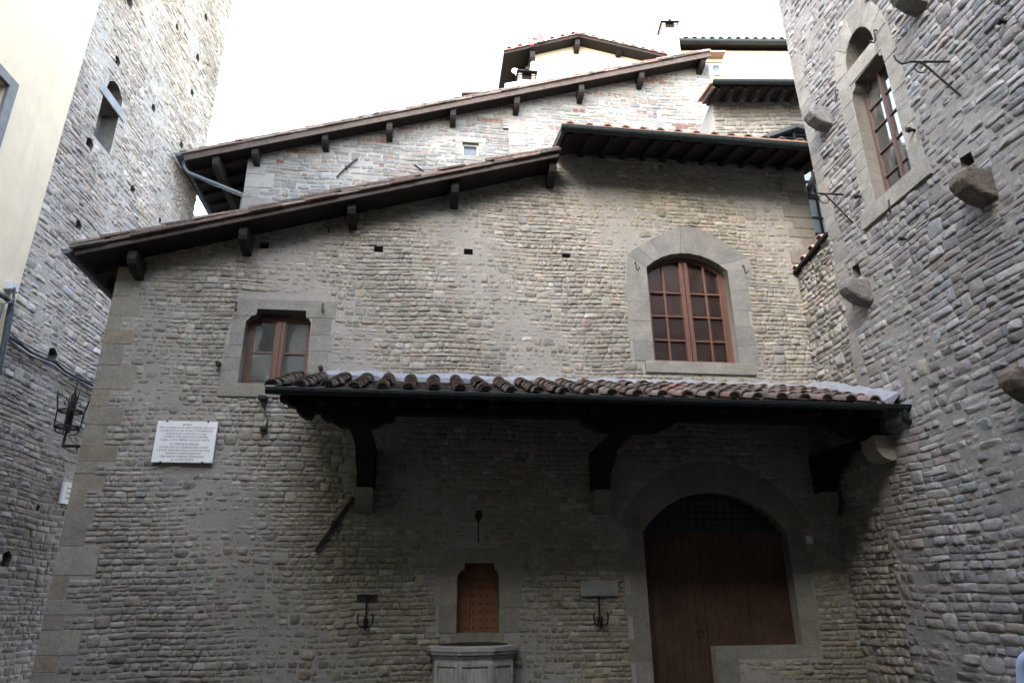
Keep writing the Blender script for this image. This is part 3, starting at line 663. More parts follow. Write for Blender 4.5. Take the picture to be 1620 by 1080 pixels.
# main beam with scrolled end, corbelled saddles and brackets
FBM = Frame((0, -1.42, 0), (1, 0, 0))
def bm(pts, w=0): return [FBM.px(x_, y_, w) for x_, y_ in pts]
pr = bm([(446, 622), (452, 638), (466, 642), (470, 652), (480, 659), (490, 660), (497, 650), (620, 654)])
zt = pr[0][1]; zb = min(pr[-1][1], 3.86)
pts = pr[:-1]+[(6.15, zb), (6.15, zt)]
b = MB(); b.prism(FBM, pts, -.18, 0); beam = b.build('beam', 'old_wood', can, .008)
for (xc, l0, l1) in ((-.83, .50, .42), (2.62, .62, .62), (6.0, .55, .15)):
    b = MB(); z1 = zb-.003; pts = [(xc-l0, z1), (xc-l0, z1-.05), (xc-l0+.06, z1-.09), (xc-l0+.14, z1-.10), (xc-l0+.17, z1-.13), (xc-l0+.25, z1-.17), (xc+l1-.25, z1-.17), (xc+l1-.17, z1-.13), (xc+l1-.14, z1-.10), (xc+l1-.06, z1-.09), (xc+l1, z1-.05), (xc+l1, z1)]
    if xc > 5: pts = pts[:6]+[(6.17, z1-.17), (6.17, z1)]
    b.prism(FBM, pts, -.17, -.01); b.build('beam_saddle', 'old_wood', can, .008)
bw = .125
for xc in (-.83, 2.52, 6.0):
    b = MB(); zt = zb-.175
    prof = [(0, 3.12), (-.20, 3.12), (-.26, 3.20), (-.28, 3.30), (-.40, 3.38), (-.56, 3.44), (-.64, 3.52), (-.68, 3.58), (-1.0, 3.61), (-1.42, 3.63), (-1.56, 3.65), (-1.62, zt), (0, zt)]
    xa, xb_ = xc-bw, min(xc+bw, 6.17); n = len(prof); vv = [(xa, y, z) for y, z in prof]+[(xb_, y, z) for y, z in prof]
    b.add(vv, [tuple(range(n))[::-1], tuple(range(n, 2*n))]+[(k_, (k_+1) % n, n+(k_+1) % n, n+k_) for k_ in range(n)]); b.build('bracket', 'old_wood', can, .01)
    prof = [(0, 2.80), (-.10, 2.80), (-.20, 2.88), (-.25, 2.98), (-.26, 3.118), (0, 3.118)]; b = MB(); n = len(prof); vv = [(xa+.01, y, z) for y, z in prof]+[(xb_-.01, y, z) for y, z in prof]
    b.add(vv, [tuple(range(n))[::-1], tuple(range(n, 2*n))]+[(k_, (k_+1) % n, n+(k_+1) % n, n+k_) for k_ in range(n)], 0, (.20, .19, .15)); b.build('stone_corbel', 'ashlar', can, .008)
# corbel carrying the beam on the tower wall
b = MB(); prof = [(3.34, 0), (3.32, .10), (3.36, .20), (3.44, .27), (3.54, .29), (3.66, .29), (3.66, 0)]; n = len(prof)
vv = [(6.2-d, -1.30, z) for z, d in prof]+[(6.2-d, -1.62, z) for z, d in prof]
b.add(vv, [tuple(range(n)), tuple(range(n, 2*n))[::-1]]+[(k_, n+k_, n+(k_+1) % n, (k_+1) % n) for k_ in range(n)], 0, (.30, .275, .21)); b.build('stone_corbel', 'ashlar', can, .01)
# downpipe elbow at the gutter's end
tubeobj('gutter_outlet', [(6.12, -2.02, 3.94), (6.12, -2.02, 3.84), (6.14, -2.0, 3.78), (6.22, -1.99, 3.74)], .04, 'gutter_metal', can)

# ================================================================== tower on the right
tow = thing('stone_tower', 'tall rubble stone tower at the right edge, coursed in big grey stones', 'tower', (7.5, -4, 0))
def fr_(pts): return [FR.px(*q) for q in pts]
rw = [(2.25, 6.86), (3.03, 6.88), (3.03, 8.74), (3.01, 8.82), (2.96, 8.84), (2.95, 8.90), (2.38, 8.88), (2.37, 8.80), (2.29, 8.77), (2.25, 8.68)]
lun = [(2.27, 9.17)]+[(2.60+.33*math.cos(a), 9.17+.46*math.sin(a)) for a in np.linspace(math.pi, 0, 12)][1:-1]+[(2.93, 9.17)]
lun = lun[::-1]; 
tout = [(1.10, -.3), (9.5, -.3), (9.5, 15), (.90, 15), (.96, 10), (1.06, 7)]
so_ = [(2.60+.62*math.cos(a), 9.2+.83*math.sin(a)) for a in np.linspace(math.pi, 0, 10)]; si_ = [(2.60+.335*math.cos(a), 9.17+.465*math.sin(a)) for a in np.linspace(math.pi, 0, 10)]
sw_ = [[si_[k], so_[k], so_[k+1], si_[k+1]] for k in range(9)]
sw_ += [rect(1.98, 2.27, 8.92, 9.17), rect(2.93, 3.24, 8.90, 9.17), [(2.04, 8.90), (2.40, 8.90), (2.89, 8.92), (3.2, 8.92), (3.2, 8.9), (2.95, 8.8), (2.40, 8.8)][:0] or rect(2.27, 2.93, 8.905, 9.165)]
zz = [6.86, 7.16, 7.5, 7.8, 8.1, 8.4, 8.66, 8.92]
for k in range(7): sw_ += [rect(2.25-(.27 if k % 2 else .2), 2.25, zz[k], zz[k+1]), rect(3.03, 3.03+(.2 if k % 2 else .28), zz[k], zz[k+1])]
sw_ += [rect(1.92, 3.36, 6.60, 6.86)]
exr = [(1.95, 6.6), (3.36, 6.6), (3.28, 6.9), (3.25, 9.2)]+so_[::-1]+[(2.0, 9.1), (2.02, 6.9)]
qrs = quoins(2.9, 10.6, 1.10, 1, (.10, .30), (.12, .34), 41)
qrs = [[(p[0][0]-.0, p[0][1]), p[1], p[2], p[3]] for p in qrs]
qt = []
for p in qrs:
    zc = (p[0][1]+p[2][1])/2; e = 1.10 if zc < 7 else 1.06-(zc-7)*.033
    qt.append([(e, p[0][1]), (p[1][0], p[1][1]), (p[2][0], p[2][1]), (e, p[3][1])])
hol = []
for (x_, y_, s_) in ((1355, 430, .09), (1530, 258, .10)):
    u, v = FR.px(x_, y_); hol.append(([(u-s_, v-.1), (u+s_, v-.1), (u+s_*.9, v+.1), (u-s_*.8, v+.12)], .35))
GREYB = [(.34, .33, .315), (.31, .305, .295), (.38, .37, .35), (.28, .275, .27), (.41, .395, .375), (.34, .31, .27), (.335, .30, .28), (.30, .315, .32), (.25, .24, .23), (.48, .46, .44), (.35, .325, .335)]
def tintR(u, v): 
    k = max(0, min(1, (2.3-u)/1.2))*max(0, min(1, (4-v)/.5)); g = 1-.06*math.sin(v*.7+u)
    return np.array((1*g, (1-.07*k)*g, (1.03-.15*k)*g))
masonry('wall', FR, tout, [(rw, .26), (lun, .5)]+hol, [exr]+qt, ch=(.07, .13), sw=(.11, .38), relief=(.005, .021), seed=19, gain=.88, parent=tow, pal=GREYB, pw=[16, 15, 14, 9, 9, 8, 5, 12, 5, 5, 8], free=(.9, .96, 1.06), tint=tintR, P=16, tilt=.45, depth=0, mats=('rubble_stone', 'tower_joint', 'shaded_reveal'))
b = MB(); b.hexa([(6.22, -1.1, -.3), (6.22, -9.5, -.3), (11, -9.5, -.3), (11, -1.1, -.3), (6.22, -.93, 15), (6.22, -9.5, 15), (11, -9.5, 15), (11, -.93, 15)]); b.v = [(x+.33, y, z) if x < 7 else (x, y, z) for x, y, z in b.v]; b.build('core', 'mortar', tow)
b = MB(); b.hexa([(6.205, -1.11, -.3), (6.205, -1.4, -.3), (6.6, -1.4, -.3), (6.6, -1.11, -.3), (6.205, -.93, 15), (6.205, -1.3, 15), (6.6, -1.3, 15), (6.6, -.93, 15)]); b.build('wall_return', 'mortar', tow)
ashlar('corner_stones', FR, qt, tow, proud=.004, seed=44, gap=.001, bev=.003, pal=[(.29, .28, .26), (.27, .26, .24), (.31, .295, .265)], back=.3)
wf = MB(); fo = rw; fi = inset(fo, .045)
for k in range(len(fo)):
    j = (k+1) % len(fo); wf.hexa([FR.p(*fo[k], -.25), FR.p(*fo[j], -.25), FR.p(*fi[j], -.25), FR.p(*fi[k], -.25), FR.p(*fo[k], -.19), FR.p(*fo[j], -.19), FR.p(*fi[j], -.19), FR.p(*fi[k], -.19)])
twin = wf.build('window', 'tower_wood', tow)
b = MB(); b.box(FR, 2.61, 2.66, 6.9, 8.85, -.248, -.18)
for v in (7.28, 7.68, 8.08, 8.45): b.box(FR, 2.29, 2.99, v-.012, v+.012, -.246, -.20)
b.build('glazing_bars', 'tower_wood', twin, .003)
for a0, a1 in ((2.29, 2.61), (2.66, 2.99)):
    b = MB(); b.box(FR, a0, a1, 6.9, 8.83, -.232, -.226); b.build('pane', 'window_glass', twin)
b = MB(); b.box(FR, 2.26, 2.94, 9.16, 9.68, -.49, -.45); b.build('lunette', 'dark_void', twin)
ashlar('window_surround', FR, sw_[:-1], twin, seed=45, proud=.008, bev=.003, pal=[(.32, .305, .265), (.34, .32, .28), (.30, .29, .26)], gap=.0015); ashlar('window_sill', FR, sw_[-1:], twin, seed=46, proud=.05, pal=[(.32, .305, .27)])
def corbel(fr, u, v, s, parent, out=.34, c=(.17, .155, .135), seed=1):
    """old stone corbel: rounded nose, sloping belly"""
    rg = random.Random(seed); b = MB(); hw = .13*s
    prof = [(-.05, -.20*s), (.04, -.20*s), (.5*out, -.15*s), (.85*out, -.05*s), (out, .04*s), (.97*out, .13*s), (.80*out, .19*s), (.4*out, .17*s), (-.05, .16*s)]
    n = len(prof); cols = []
    for t_, k_ in ((-1, .9), (-.82, 1), (0, 1.03), (.82, 1), (1, .9)): cols.append([fr.p(u+hw*t_, v+z*k_+rg.uniform(-.008, .008), w_*k_ if w_ > 0 else w_) for w_, z in prof])
    vs_ = [q for r in cols for q in r]; fs = [tuple(range(n)), tuple(range(4*n, 5*n))[::-1]]
    for a in range(4):
        for k in range(n): fs.append((a*n+k, (a+1)*n+k, (a+1)*n+(k+1) % n, a*n+(k+1) % n))
    b.add(vs_, fs, 0, c); return b.build('corbel', 'rough_stone', parent, .012)
for k, (x_, y_, s_, cc) in enumerate(((1296, 188, .95, (.17, .165, .16)), (1540, 296, 1.05, (.13, .11, .09)), (1355, 462, .95, (.16, .15, .14)), (1440, -2, 1.0, (.13, .125, .105)), (1622, 610, .95, (.14, .115, .09)))):
    u, v = FR.px(x_, y_, .15); corbel(FR, u, v, s_, tow, .36, cc, k)
# low wall between house and tower, with its tiled slope
lw = thing('link_wall', 'short rubble wall with a narrow tiled top between house and tower', 'wall', (6.3, -.5, 0))
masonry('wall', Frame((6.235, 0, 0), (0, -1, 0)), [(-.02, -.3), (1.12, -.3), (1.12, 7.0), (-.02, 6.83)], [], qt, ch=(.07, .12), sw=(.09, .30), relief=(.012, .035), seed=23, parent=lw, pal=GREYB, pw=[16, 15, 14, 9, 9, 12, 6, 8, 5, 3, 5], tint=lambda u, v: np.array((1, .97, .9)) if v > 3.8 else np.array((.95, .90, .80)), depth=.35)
b = MB(); b.hexa([(6.14, .02, 6.83), (6.9, .02, 6.95), (6.9, -1.08, 7.12), (6.14, -1.08, 7.0), (6.14, .02, 6.88), (6.9, .02, 7.0), (6.9, -1.08, 7.17), (6.14, -1.08, 7.05)]); b.build('coping', 'old_wood', lw, .004)
b = MB(); rg = random.Random(3)
for k in range(4):
    y = -.08-k*.27; c = (.50, .34, .30); cover_tile(b, np.array([6.14, y, 6.895+k*.045]), np.array([.98, 0, .17]), np.array([0, 1., 0]), np.array([-.17, 0, .98]), .5, .085, .07, c)
b.build('tiles', 'terracotta', lw)
# glazed stair behind the gap
gl = thing('glazed_veranda', 'pale glazed stair wall with dark bars squeezed between house and tower', 'veranda', (7.6, .6, 7))
FV = Frame((0, .6, 0), (1, 0, 0))
b = MB(); b.box(FV, 6.72, 8.6, 8.02, 9.6, -.03, 0); b.build('pane', 'veranda_glass', gl)
b = MB(); b.box(FV, 6.72, 8.6, 6.6, 8.0, -.03, 0); b.build('lower_panel', 'bottle_glass', gl)
b = MB()
for u in (6.95, 7.24, 7.56, 7.9): b.box(FV, u, u+.03, 6.6, 9.6, -.01, .03)
for v in (8.0, 8.35, 8.78, 9.15): b.box(FV, 6.7, 8.6, v, v+.035+(.04 if v == 8.78 else 0), -.005, .034)
b.build('bars', 'gutter_metal', gl)
b = MB(); p0 = FV.px(1278, 306, .1); p1 = FV.px(1294, 268, .1); b.tube([FV.p(*p0, .1), FV.p(*p1, .1)], .07, 6); b.build('brace', 'old_wood', gl)
b = MB(); b.box(FV, 6.72, 10, 6.2, 7.2, -2.5, -.04); b.build('base_wall', 'mortar', gl)
# louvred dormer
dm = thing('roof_vent', 'dark louvred roof vent with a shallow gable behind the upper eave', 'vent', (7.4, 1.2, 10.4))
FVt = Frame((0, 1.2, 0), (1, 0, 0)); g0, g1, g2 = FVt.px(1207, 221), FVt.px(1257, 204), (8.2, 10.75)
b = MB(); t_ = .05
b.hexa([FVt.p(g0[0], g0[1]-.03, -.9), FVt.p(g1[0], g1[1]-.03, -.9), FVt.p(g1[0], g1[1]-.03, .1), FVt.p(g0[0], g0[1]-.03, .1), FVt.p(g0[0], g0[1]+t_, -.9), FVt.p(g1[0], g1[1]+t_, -.9), FVt.p(g1[0], g1[1]+t_, .1), FVt.p(g0[0], g0[1]+t_, .1)])
b.hexa([FVt.p(g1[0]+.001, g1[1]-.03, -.9), FVt.p(8.4, 10.68, -.9), FVt.p(8.4, 10.68, .1), FVt.p(g1[0]+.001, g1[1]-.03, .1), FVt.p(g1[0]+.001, g1[1]+t_, -.9), FVt.p(8.4, 10.76, -.9), FVt.p(8.4, 10.76, .1), FVt.p(g1[0]+.001, g1[1]+t_, .1)])
b.build('roof', 'cable_grey', dm)
b = MB()
for k in range(6):
    v = 10.32+k*.085; ua = g0[0]+.15+max(0, (v-g0[1]))*2.6; b.box(FVt, ua, 8.3, v, v+.03, -.02, .0)
b.box(FVt, 7.4, 7.46, 10.25, 10.86, -.01, .02); b.build('louvres', 'gutter_metal', dm)
b = MB(); b.prism(FVt, [(g0[0], 10.0), (8.3, 10.0), (8.3, 10.66), (g1[0], g1[1]-.04), (g0[0], g0[1]-.04)], -.8, -.08); b.build('core', 'dark_void', dm)

# ================================================================== left: rubble tower and yellow building
lt = thing('stone_tower', 'pale rubble tower with putlog holes behind the yellow building, left of the street', 'tower', (-8, 4, 0))
TG = [(.47, .44, .375), (.44, .41, .35), (.51, .48, .415), (.39, .37, .335), (.54, .52, .47), (.46, .40, .33), (.42, .415, .40), (.35, .33, .30)]
lo = []
for x_, y_, s_ in ((205, 3, .13), (326, 28, .10), (280, 43, .08), (313, 92, .10), (186, 97, .10), (304, 147, .09), (243, 171, .09), (142, 228, .12), (287, 230, .09), (210, 299, .09), (124, 357, .10), (253, 349, .07), (83, 562, .13), (10, 884, .12), (60, 803, .05)):
    u, v = FL.px(x_, y_); k = s_*1.05; lo.append(([(u-k, v-k*.9), (u+k*.8, v-k), (u+k, v+k*.5), (u+k*.1, v+k*1.1), (u-k*.9, v+k*.7)], .3))
lwin = [(2.36, 10.42), (3.02, 10.42), (3.02, 11.40), (2.36, 11.40)]; la = [(2.40, 11.62), (3.05, 11.62), (3.0, 11.85), (2.78, 12.0), (2.6, 11.98), (2.45, 11.85)]
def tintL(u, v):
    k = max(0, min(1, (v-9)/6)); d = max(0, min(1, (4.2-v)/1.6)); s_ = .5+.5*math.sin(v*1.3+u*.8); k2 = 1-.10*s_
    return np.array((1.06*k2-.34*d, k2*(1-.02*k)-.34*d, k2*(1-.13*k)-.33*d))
masonry('wall', FL, [(1.25, -.3), (7.3, -.3), (7.22, 6), (7.18, 12), (7.28, 22), (1.46, 22), (1.25, 6)], [(lwin, .45), (la, .3)]+lo, [rect(2.2, 3.2, 11.4, 11.62)], ch=(.06, .125), sw=(.10, .38), relief=(.005, .023), gain=1.25, seed=29, parent=lt, mats=('rubble_stone', 'tower_mortar', 'shaded_reveal'), pal=TG, pw=[16, 14, 14, 10, 8, 8, 10, 6], free=(7.2, 7.25, 7.18, 7.3), tint=tintL, P=12, tilt=.5, depth=0, bigp=.06)
b = MB(); b.hexa([FL.p(-.2, -.3, -.5), FL.p(7.2, -.3, -.5), FL.p(7.2, -.3, -6), FL.p(-.2, -.3, -6), FL.p(-.2, 22, -.5), FL.p(7.18, 22, -.5), FL.p(7.18, 22, -6), FL.p(-.2, 22, -6)]); b.build('core', 'tower_mortar', lt)
b = MB(); b.box(FL, 6.8, 7.17, -.3, 22, -.55, -.005); b.build('wall_return', 'tower_mortar', lt)
ashlar('window_lintel', FL, [rect(2.2, 3.2, 11.4, 11.62)], lt, proud=.03, pal=[(.42, .43, .42)], seed=3)
b = MB(); b.box(FL, 2.30, 3.08, 10.36, 11.46, -.40, -.34, 0, (.15, .14, .145)); b.build('window_infill', 'ashlar', lt)
b = MB(); b.box(FL, 2.36, 3.1, 11.58, 12.05, -.35, -.27, 0, (.08, .085, .09)); b.build('lunette_infill', 'ashlar', lt)
yb = thing('yellow_building', 'pale yellow plastered building at the upper left edge', 'building', (-9, -4, 0))
yw = [(-.85, 8.05), (-.10, 8.05), (-.10, 9.5), (-.85, 9.5)]
FY = Frame(FL.O+FL.N*.06, FL.U)
vc = [(-12.5, -.3), (1.36, -.3), (1.36, 6), (1.40, 10), (1.50, 14), (1.6, 18), (-12.5, 18)]
def plainwall(name, fr, outline, openings, m, parent, dp=.2, thick=.6, revealm=None):
    b = MB(); loops = [list(outline)]+openings; vv = []; ed = []
    for lp in loops: k = len(vv); vv += [Vector(q) for q in lp]; ed += [(k+i, k+(i+1) % len(lp)) for i in range(len(lp))]
    vo, _, fo, *_ = delaunay_2d_cdt(vv, ed, [], 0, 1e-6); fs = []
    for f in fo:
        gx = sum(vo[q][0] for q in f)/3; gy = sum(vo[q][1] for q in f)/3
        if inpoly(gx, gy, outline) and not any(inpoly(gx, gy, l) for l in openings): fs.append(f)
    b.add([fr.p(q[0], q[1]) for q in vo], fs)
    for p in openings:
        m_ = len(p); b.add([fr.p(*q) for q in p]+[fr.p(*q, -dp) for q in p], [(i, (i+1) % m_, m_+(i+1) % m_, m_+i) for i in range(m_)]+[tuple(range(m_, 2*m_))])
    m_ = len(outline); b.add([fr.p(*q) for q in outline]+[fr.p(*q, -thick) for q in outline], [(i, m_+i, m_+(i+1) % m_, (i+1) % m_) for i in range(m_)]+[tuple(range(m_, 2*m_))[::-1]])
    return b.build(name, m, parent)
plainwall('wall', FY, vc, [yw], 'yellow_plaster', yb, .2, 4)
b = MB()
for r_ in (rect(-1.02, -.85, 7.9, 9.68), rect(-.10, .08, 7.9, 9.68), rect(-.85, -.10, 9.5, 9.68), rect(-1.08, .14, 7.75, 7.9)): b.prism(FY, r_, -.02, .05, 0, (1, 1, 1), .01)
wn = b.build('window', 'white_paint', yb); wn.data.materials[0] = MATS['grey_tablet']
b = MB(); b.box(FY, -.85, -.10, 8.05, 9.5, -.19, -.16); b.build('pane', 'window_glass', wn)
b = MB(); b.box(FY, -.85, -.78, 8.05, 9.5, -.16, -.11); b.box(FY, -.17, -.10, 8.05, 9.5, -.16, -.11); b.box(FY, -.5, -.45, 8.05, 9.5, -.16, -.115); b.build('window_frame', 'shutter_wood', wn)

# ================================================================== rear stone building (gable behind)
rs = thing('rear_stone_building', 'lighter stone gable wall with brick patches rising behind the house', 'building', (1, 9, 0))
rk0 = FC.px(290, 246, .5); rk1 = FC.px(1122, 83, .5); sl2 = (rk1[1]-rk0[1])/(rk1[0]-rk0[0])
def z2(x): return rk0[1]+sl2*(x-rk0[0])
pil = FC.px(805, 235)[0], FC.px(830, 235)[0]
c_l, c_r = -4.93, FC.px(1122, 120)[0]+.02
w3 = (lambda a, c: rect(a[0], c[0], c[1], a[1]))(FC.px(732, 225), FC.px(757, 247))
ph = []
for q_ in ((800, 205), (1104, 210), (300, 300)):
    u, v = FC.px(*q_); ph.append((rect(u-.08, u+.08, v-.05, v+.05), .25))
brk = []
for x_, y_, a_, b_ in ((470, 240, 34, 6), (435, 258, 20, 4), (590, 225, 40, 5), (600, 262, 18, 8), (655, 200, 60, 5), (775, 190, 25, 6), (820, 208, 14, 20), (960, 150, 40, 6), (1080, 130, 30, 7), (1040, 128, 45, 5), (1085, 150, 35, 4), (920, 176, 14, 5), (1015, 178, 16, 5), (880, 205, 25, 4), (1090, 200, 30, 5), (985, 200, 20, 4)):
    u, v = FC.px(x_, y_); brk.append((u, v, a_/62., b_/62.))
qz = quoins(7.6, z2(c_l)-.12, c_l, 1, (.35, .75), (.3, .5), 51)
pl = [rect(pil[0], pil[1], z, z+.42) for z in np.arange(11, 16.2, .43)]; pl = [p for p in pl if p[2][1] < z2(p[0][0])-.2]
GP = [(.46, .43, .37), (.42, .395, .345), (.50, .47, .41), (.37, .345, .30), (.54, .52, .47), (.46, .38, .29), (.45, .34, .27), (.39, .39, .38)]
ex3 = rect(w3[0][0]-.2, w3[1][0]+.2, w3[0][1]-.16, w3[2][1]+.16)
masonry('wall', FC, [(c_l, 6), (c_r, 6), (c_r, z2(c_r)-.06), (c_l, z2(c_l)-.06)], [(w3, .2)]+ph[:2], [ex3]+qz+pl, ch=(.08, .15), sw=(.13, .45), relief=(.004, .016), gain=.44, seed=37, parent=rs, pal=GP, pw=[16, 15, 12, 8, 6, 9, 8, 6], patches=brk, P=10, depth=0, mats=('rubble_stone', 'rear_mortar', 'shaded_reveal'), tint=lambda u, v: np.array((.92, .98, 1.09)))
b = MB(); b.prism(FC, [(c_l+.002, 5), (c_r-.002, 5), (c_r-.002, z2(c_r)-.2), (c_l+.002, z2(c_l)-.2)], -5, -.3); b.build('rear_walls', 'mortar', rs)
b = MB(); b.box(FC, c_l+.001, c_l+.3, 6, z2(c_l)-.2, -.3, -.003); b.build('wall_return', 'tower_mortar', rs); b = MB(); b.box(FC, c_r-.3, c_r-.001, 6, z2(c_r)-.3, -.3, -.003); b.build('wall_return', 'tower_mortar', rs)
ashlar('corner_stones', FC, qz, rs, proud=.02, seed=5, pal=[(.215, .21, .195), (.20, .195, .18)], back=.3); ashlar('pilaster_stones', FC, pl, rs, proud=.012, seed=6, pal=[(.22, .218, .20)])
fr3 = [rect(w3[0][0]-.2, w3[1][0]+.2, w3[2][1], w3[2][1]+.16), rect(w3[0][0]-.2, w3[1][0]+.2, w3[0][1]-.16, w3[0][1]), rect(w3[0][0]-.2, w3[0][0], w3[0][1], w3[2][1]), rect(w3[1][0], w3[1][0]+.2, w3[0][1], w3[2][1])]
b = MB(); b.box(FC, w3[0][0], w3[1][0], w3[0][1], w3[2][1], -.18, -.15); sw3 = b.build('window', 'dim_glass', rs)
b = MB(); b.box(FC, w3[0][0], w3[0][0]+.04, w3[0][1], w3[2][1], -.15, -.1); b.box(FC, w3[1][0]-.04, w3[1][0], w3[0][1], w3[2][1], -.15, -.1); b.box(FC, w3[0][0]+.04, w3[1][0]-.04, w3[2][1]-.04, w3[2][1], -.15, -.102); b.box(FC, w3[0][0]+.04, w3[1][0]-.04, w3[0][1], w3[0][1]+.04, -.15, -.102); b.build('window_frame', 'white_paint', sw3)
ashlar('window_surround', FC, fr3, sw3, seed=7, pal=[(.22, .218, .20)])
rf3, q3 = rakeroof('roof', FC, rk0[0], rk0[1]-.02, rk1[0], rk1[1]-.02, .5, -5, rs, fascia=.13, tile=.45, seed=5)
for px_, py_ in ((340, 262), (403, 240), (514, 217), (616, 202), (717, 179), (818, 160), (920, 142), (1015, 120), (1112, 96)):
    u, v = FC.px(px_, py_, .38); bracket(FC, u, v-.12 if px_ > 350 else v, 1.05, -.1 if px_ > 350 else -5, .42, parent=rf3)
for k in range(9):
    b = MB(); y = .1+k*.55; b.hexa([q3(0.05, -.16, -y), q3(1.7, -.16, -y), q3(1.7, -.16, -y+.12), q3(.05, -.16, -y+.12), q3(.05, -.03, -y), q3(1.7, -.03, -y), q3(1.7, -.03, -y+.12), q3(.05, -.03, -y+.12)]); b.build('rafter', 'old_wood', rf3)
half_gutter('gutter', (rk0[0]-.10, 5.40, rk0[1]+.0), (rk0[0]-.10, 10.8, rk0[1]+.0), .09, 'blue_grey_metal', rf3)
e0 = FC.p(*FC.px(291, 252, .35), .35); e1 = FC.p(*FC.px(384, 308, -.15), -.15); e1[0] = min(e1[0], c_l-.06)
tubeobj('downpipe', [e0, e0+np.array([.02, .05, -.22]), e0+np.array([.12, .1, -.33]), e1, e1+np.array([.02, .02, -.15]), e1+np.array([.02, .02, -6])], .055, 'blue_grey_metal', rs)
b = MB(); b.tube([FC.p(*FC.px(533, 282), .05), FC.p(*FC.px(548, 267), .06), FC.p(*FC.px(565, 253), .05)], .022, 6); b.tube([FC.p(*FC.px(548, 267), -.1), FC.p(*FC.px(548, 267), .1)], .035, 6)
tag(b.build('tie_rod_anchor', 'iron'), 'slanting iron tie bar on the rear gable left of its small window, longer of two', 'wall anchor', 'iron tie bars on the rear gable')
b = MB(); b.tube([FC.p(*FC.px(655, 262), .05), FC.p(*FC.px(674, 275), .05)], .022, 6)
tag(b.build('tie_rod_anchor', 'iron'), 'short iron bar sloping down right on the rear gable, just above the lower roof edge', 'wall anchor', 'iron tie bars on the rear gable')
# hooded chimney on the rear roof
def chimney(name, fr, u, z, wd, ht, label, m='cream_plaster', cap=.16, louv=3):
    t = thing(name, label, 'chimney', tuple(fr.p(u, z)))
    b = MB(); b.box(fr, u-wd/2, u+wd/2, z, z+ht-cap-.02, -wd, 0); b.build('stack', m, t)
    b = MB(); z1 = z+ht-cap-.02; b.box(fr, u-wd*.38, u+wd*.38, z1, z1+cap*1.0, -wd+.1, -.1); b.build('flue', 'dark_void', t)
    for k in range(louv):
        zz_ = z1+cap*(k+.15)/louv; 
        for sg in (-1, 1): b = MB(); b.box(fr, u+sg*wd*.40-wd*.11, u+sg*wd*.40+wd*.11, zz_, zz_+cap/louv*.55, -wd+.02, -.01); b.build('brick', m, t)
    b = MB(); b.hexa([fr.p(u-wd*.62, z1+cap, -wd-.08), fr.p(u+wd*.62, z1+cap, -wd-.08), fr.p(u+wd*.62, z1+cap, .08), fr.p(u-wd*.62, z1+cap, .08), fr.p(u-wd*.58, z1+cap+.06, -wd-.05), fr.p(u+wd*.58, z1+cap+.06, -wd-.05), fr.p(u+wd*.58, z1+cap+.06, .05), fr.p(u-wd*.58, z1+cap+.06, .05)])
    b.tube([fr.p(u, z1+cap+.05, -wd-.1), fr.p(u, z1+cap+.08, .1)], .06, 8); b.build('cap', 'old_wood', t); return t
FK = Frame((0, 6.2, 0), (1, 0, 0)); a_ = FK.px(834, 140); t_ = FK.px(834, 113)
chimney('chimney', FK, a_[0], a_[1]-.15, .50, t_[1]-a_[1]+.12, 'short chimney with a dark hooded cap standing on the rear stone roof', 'chimney_brick', .26)
b = MB(); s0, s1_, s2_ = FK.px(799, 131, -.3), FK.px(822, 127, -.3), FK.px(803, 143, -.3)
b.hexa([FK.p(s0[0], s2_[1]-.05, -.3), FK.p(s1_[0]+.45, s2_[1]+.06, -.3), FK.p(s1_[0]+.45, s2_[1]+.06, -1.2), FK.p(s0[0], s2_[1]-.05, -1.2), FK.p(s0[0], s0[1], -.33), FK.p(s1_[0], s1_[1], -.33), FK.p(s1_[0], s1_[1], -1.2), FK.p(s0[0], s0[1], -1.2)])
tag(b.build('sheet_panel', 'pale_blue_sheet'), 'pale blue sheet lying on the roof beside the hooded chimney', 'sheet')

# ================================================================== small stone block behind right
sb = thing('small_stone_block', 'small stone block with a dark projecting eave left of the right tower top', 'building', (8.6, 6, 0))
u0_ = FD.px(1128, 180)[0]; zt_ = FD.px(1200, 166)[1]
masonry('wall', FD, [(u0_, 8), (4.5, 8), (4.5, zt_+.1), (u0_, zt_+.1)], [], [], ch=(.09, .15), sw=(.15, .45), relief=(.015, .035), seed=61, parent=sb, gain=.75, pal=[(.34, .32, .275), (.32, .30, .265), (.37, .35, .30), (.32, .285, .23), (.30, .28, .25)], pw=[5, 5, 4, 3, 3], P=10, depth=3)
g0 = FD.px(1132, 134, .75); g1 = FD.px(1290, 137, .75)
b = MB()
def fdq(u, w_, h): return FD.p(u, g0[1]+(.75-w_)*.30+h, w_)
b.hexa([fdq(g0[0]-.02, .72, -.05), fdq(4.5, .72, -.05), fdq(4.5, -.3, -.05), fdq(g0[0]-.02, -.3, -.05), fdq(g0[0]-.02, .72, .0), fdq(4.5, .72, .0), fdq(4.5, -.3, .0), fdq(g0[0]-.02, -.3, .0)][:]); rfd = b.build('roof', 'old_wood', sb)
x = g0[0]+.05
while x < 4.4:
    bb = MB(); bb.hexa([fdq(x, .68, -.14), fdq(x+.1, .68, -.14), fdq(x+.1, -.2, -.17), fdq(x, -.2, -.17), fdq(x, .68, -.051), fdq(x+.1, .68, -.051), fdq(x+.1, -.2, -.051), fdq(x, -.2, -.051)]); bb.build('rafter', 'old_wood', rfd); x += .34
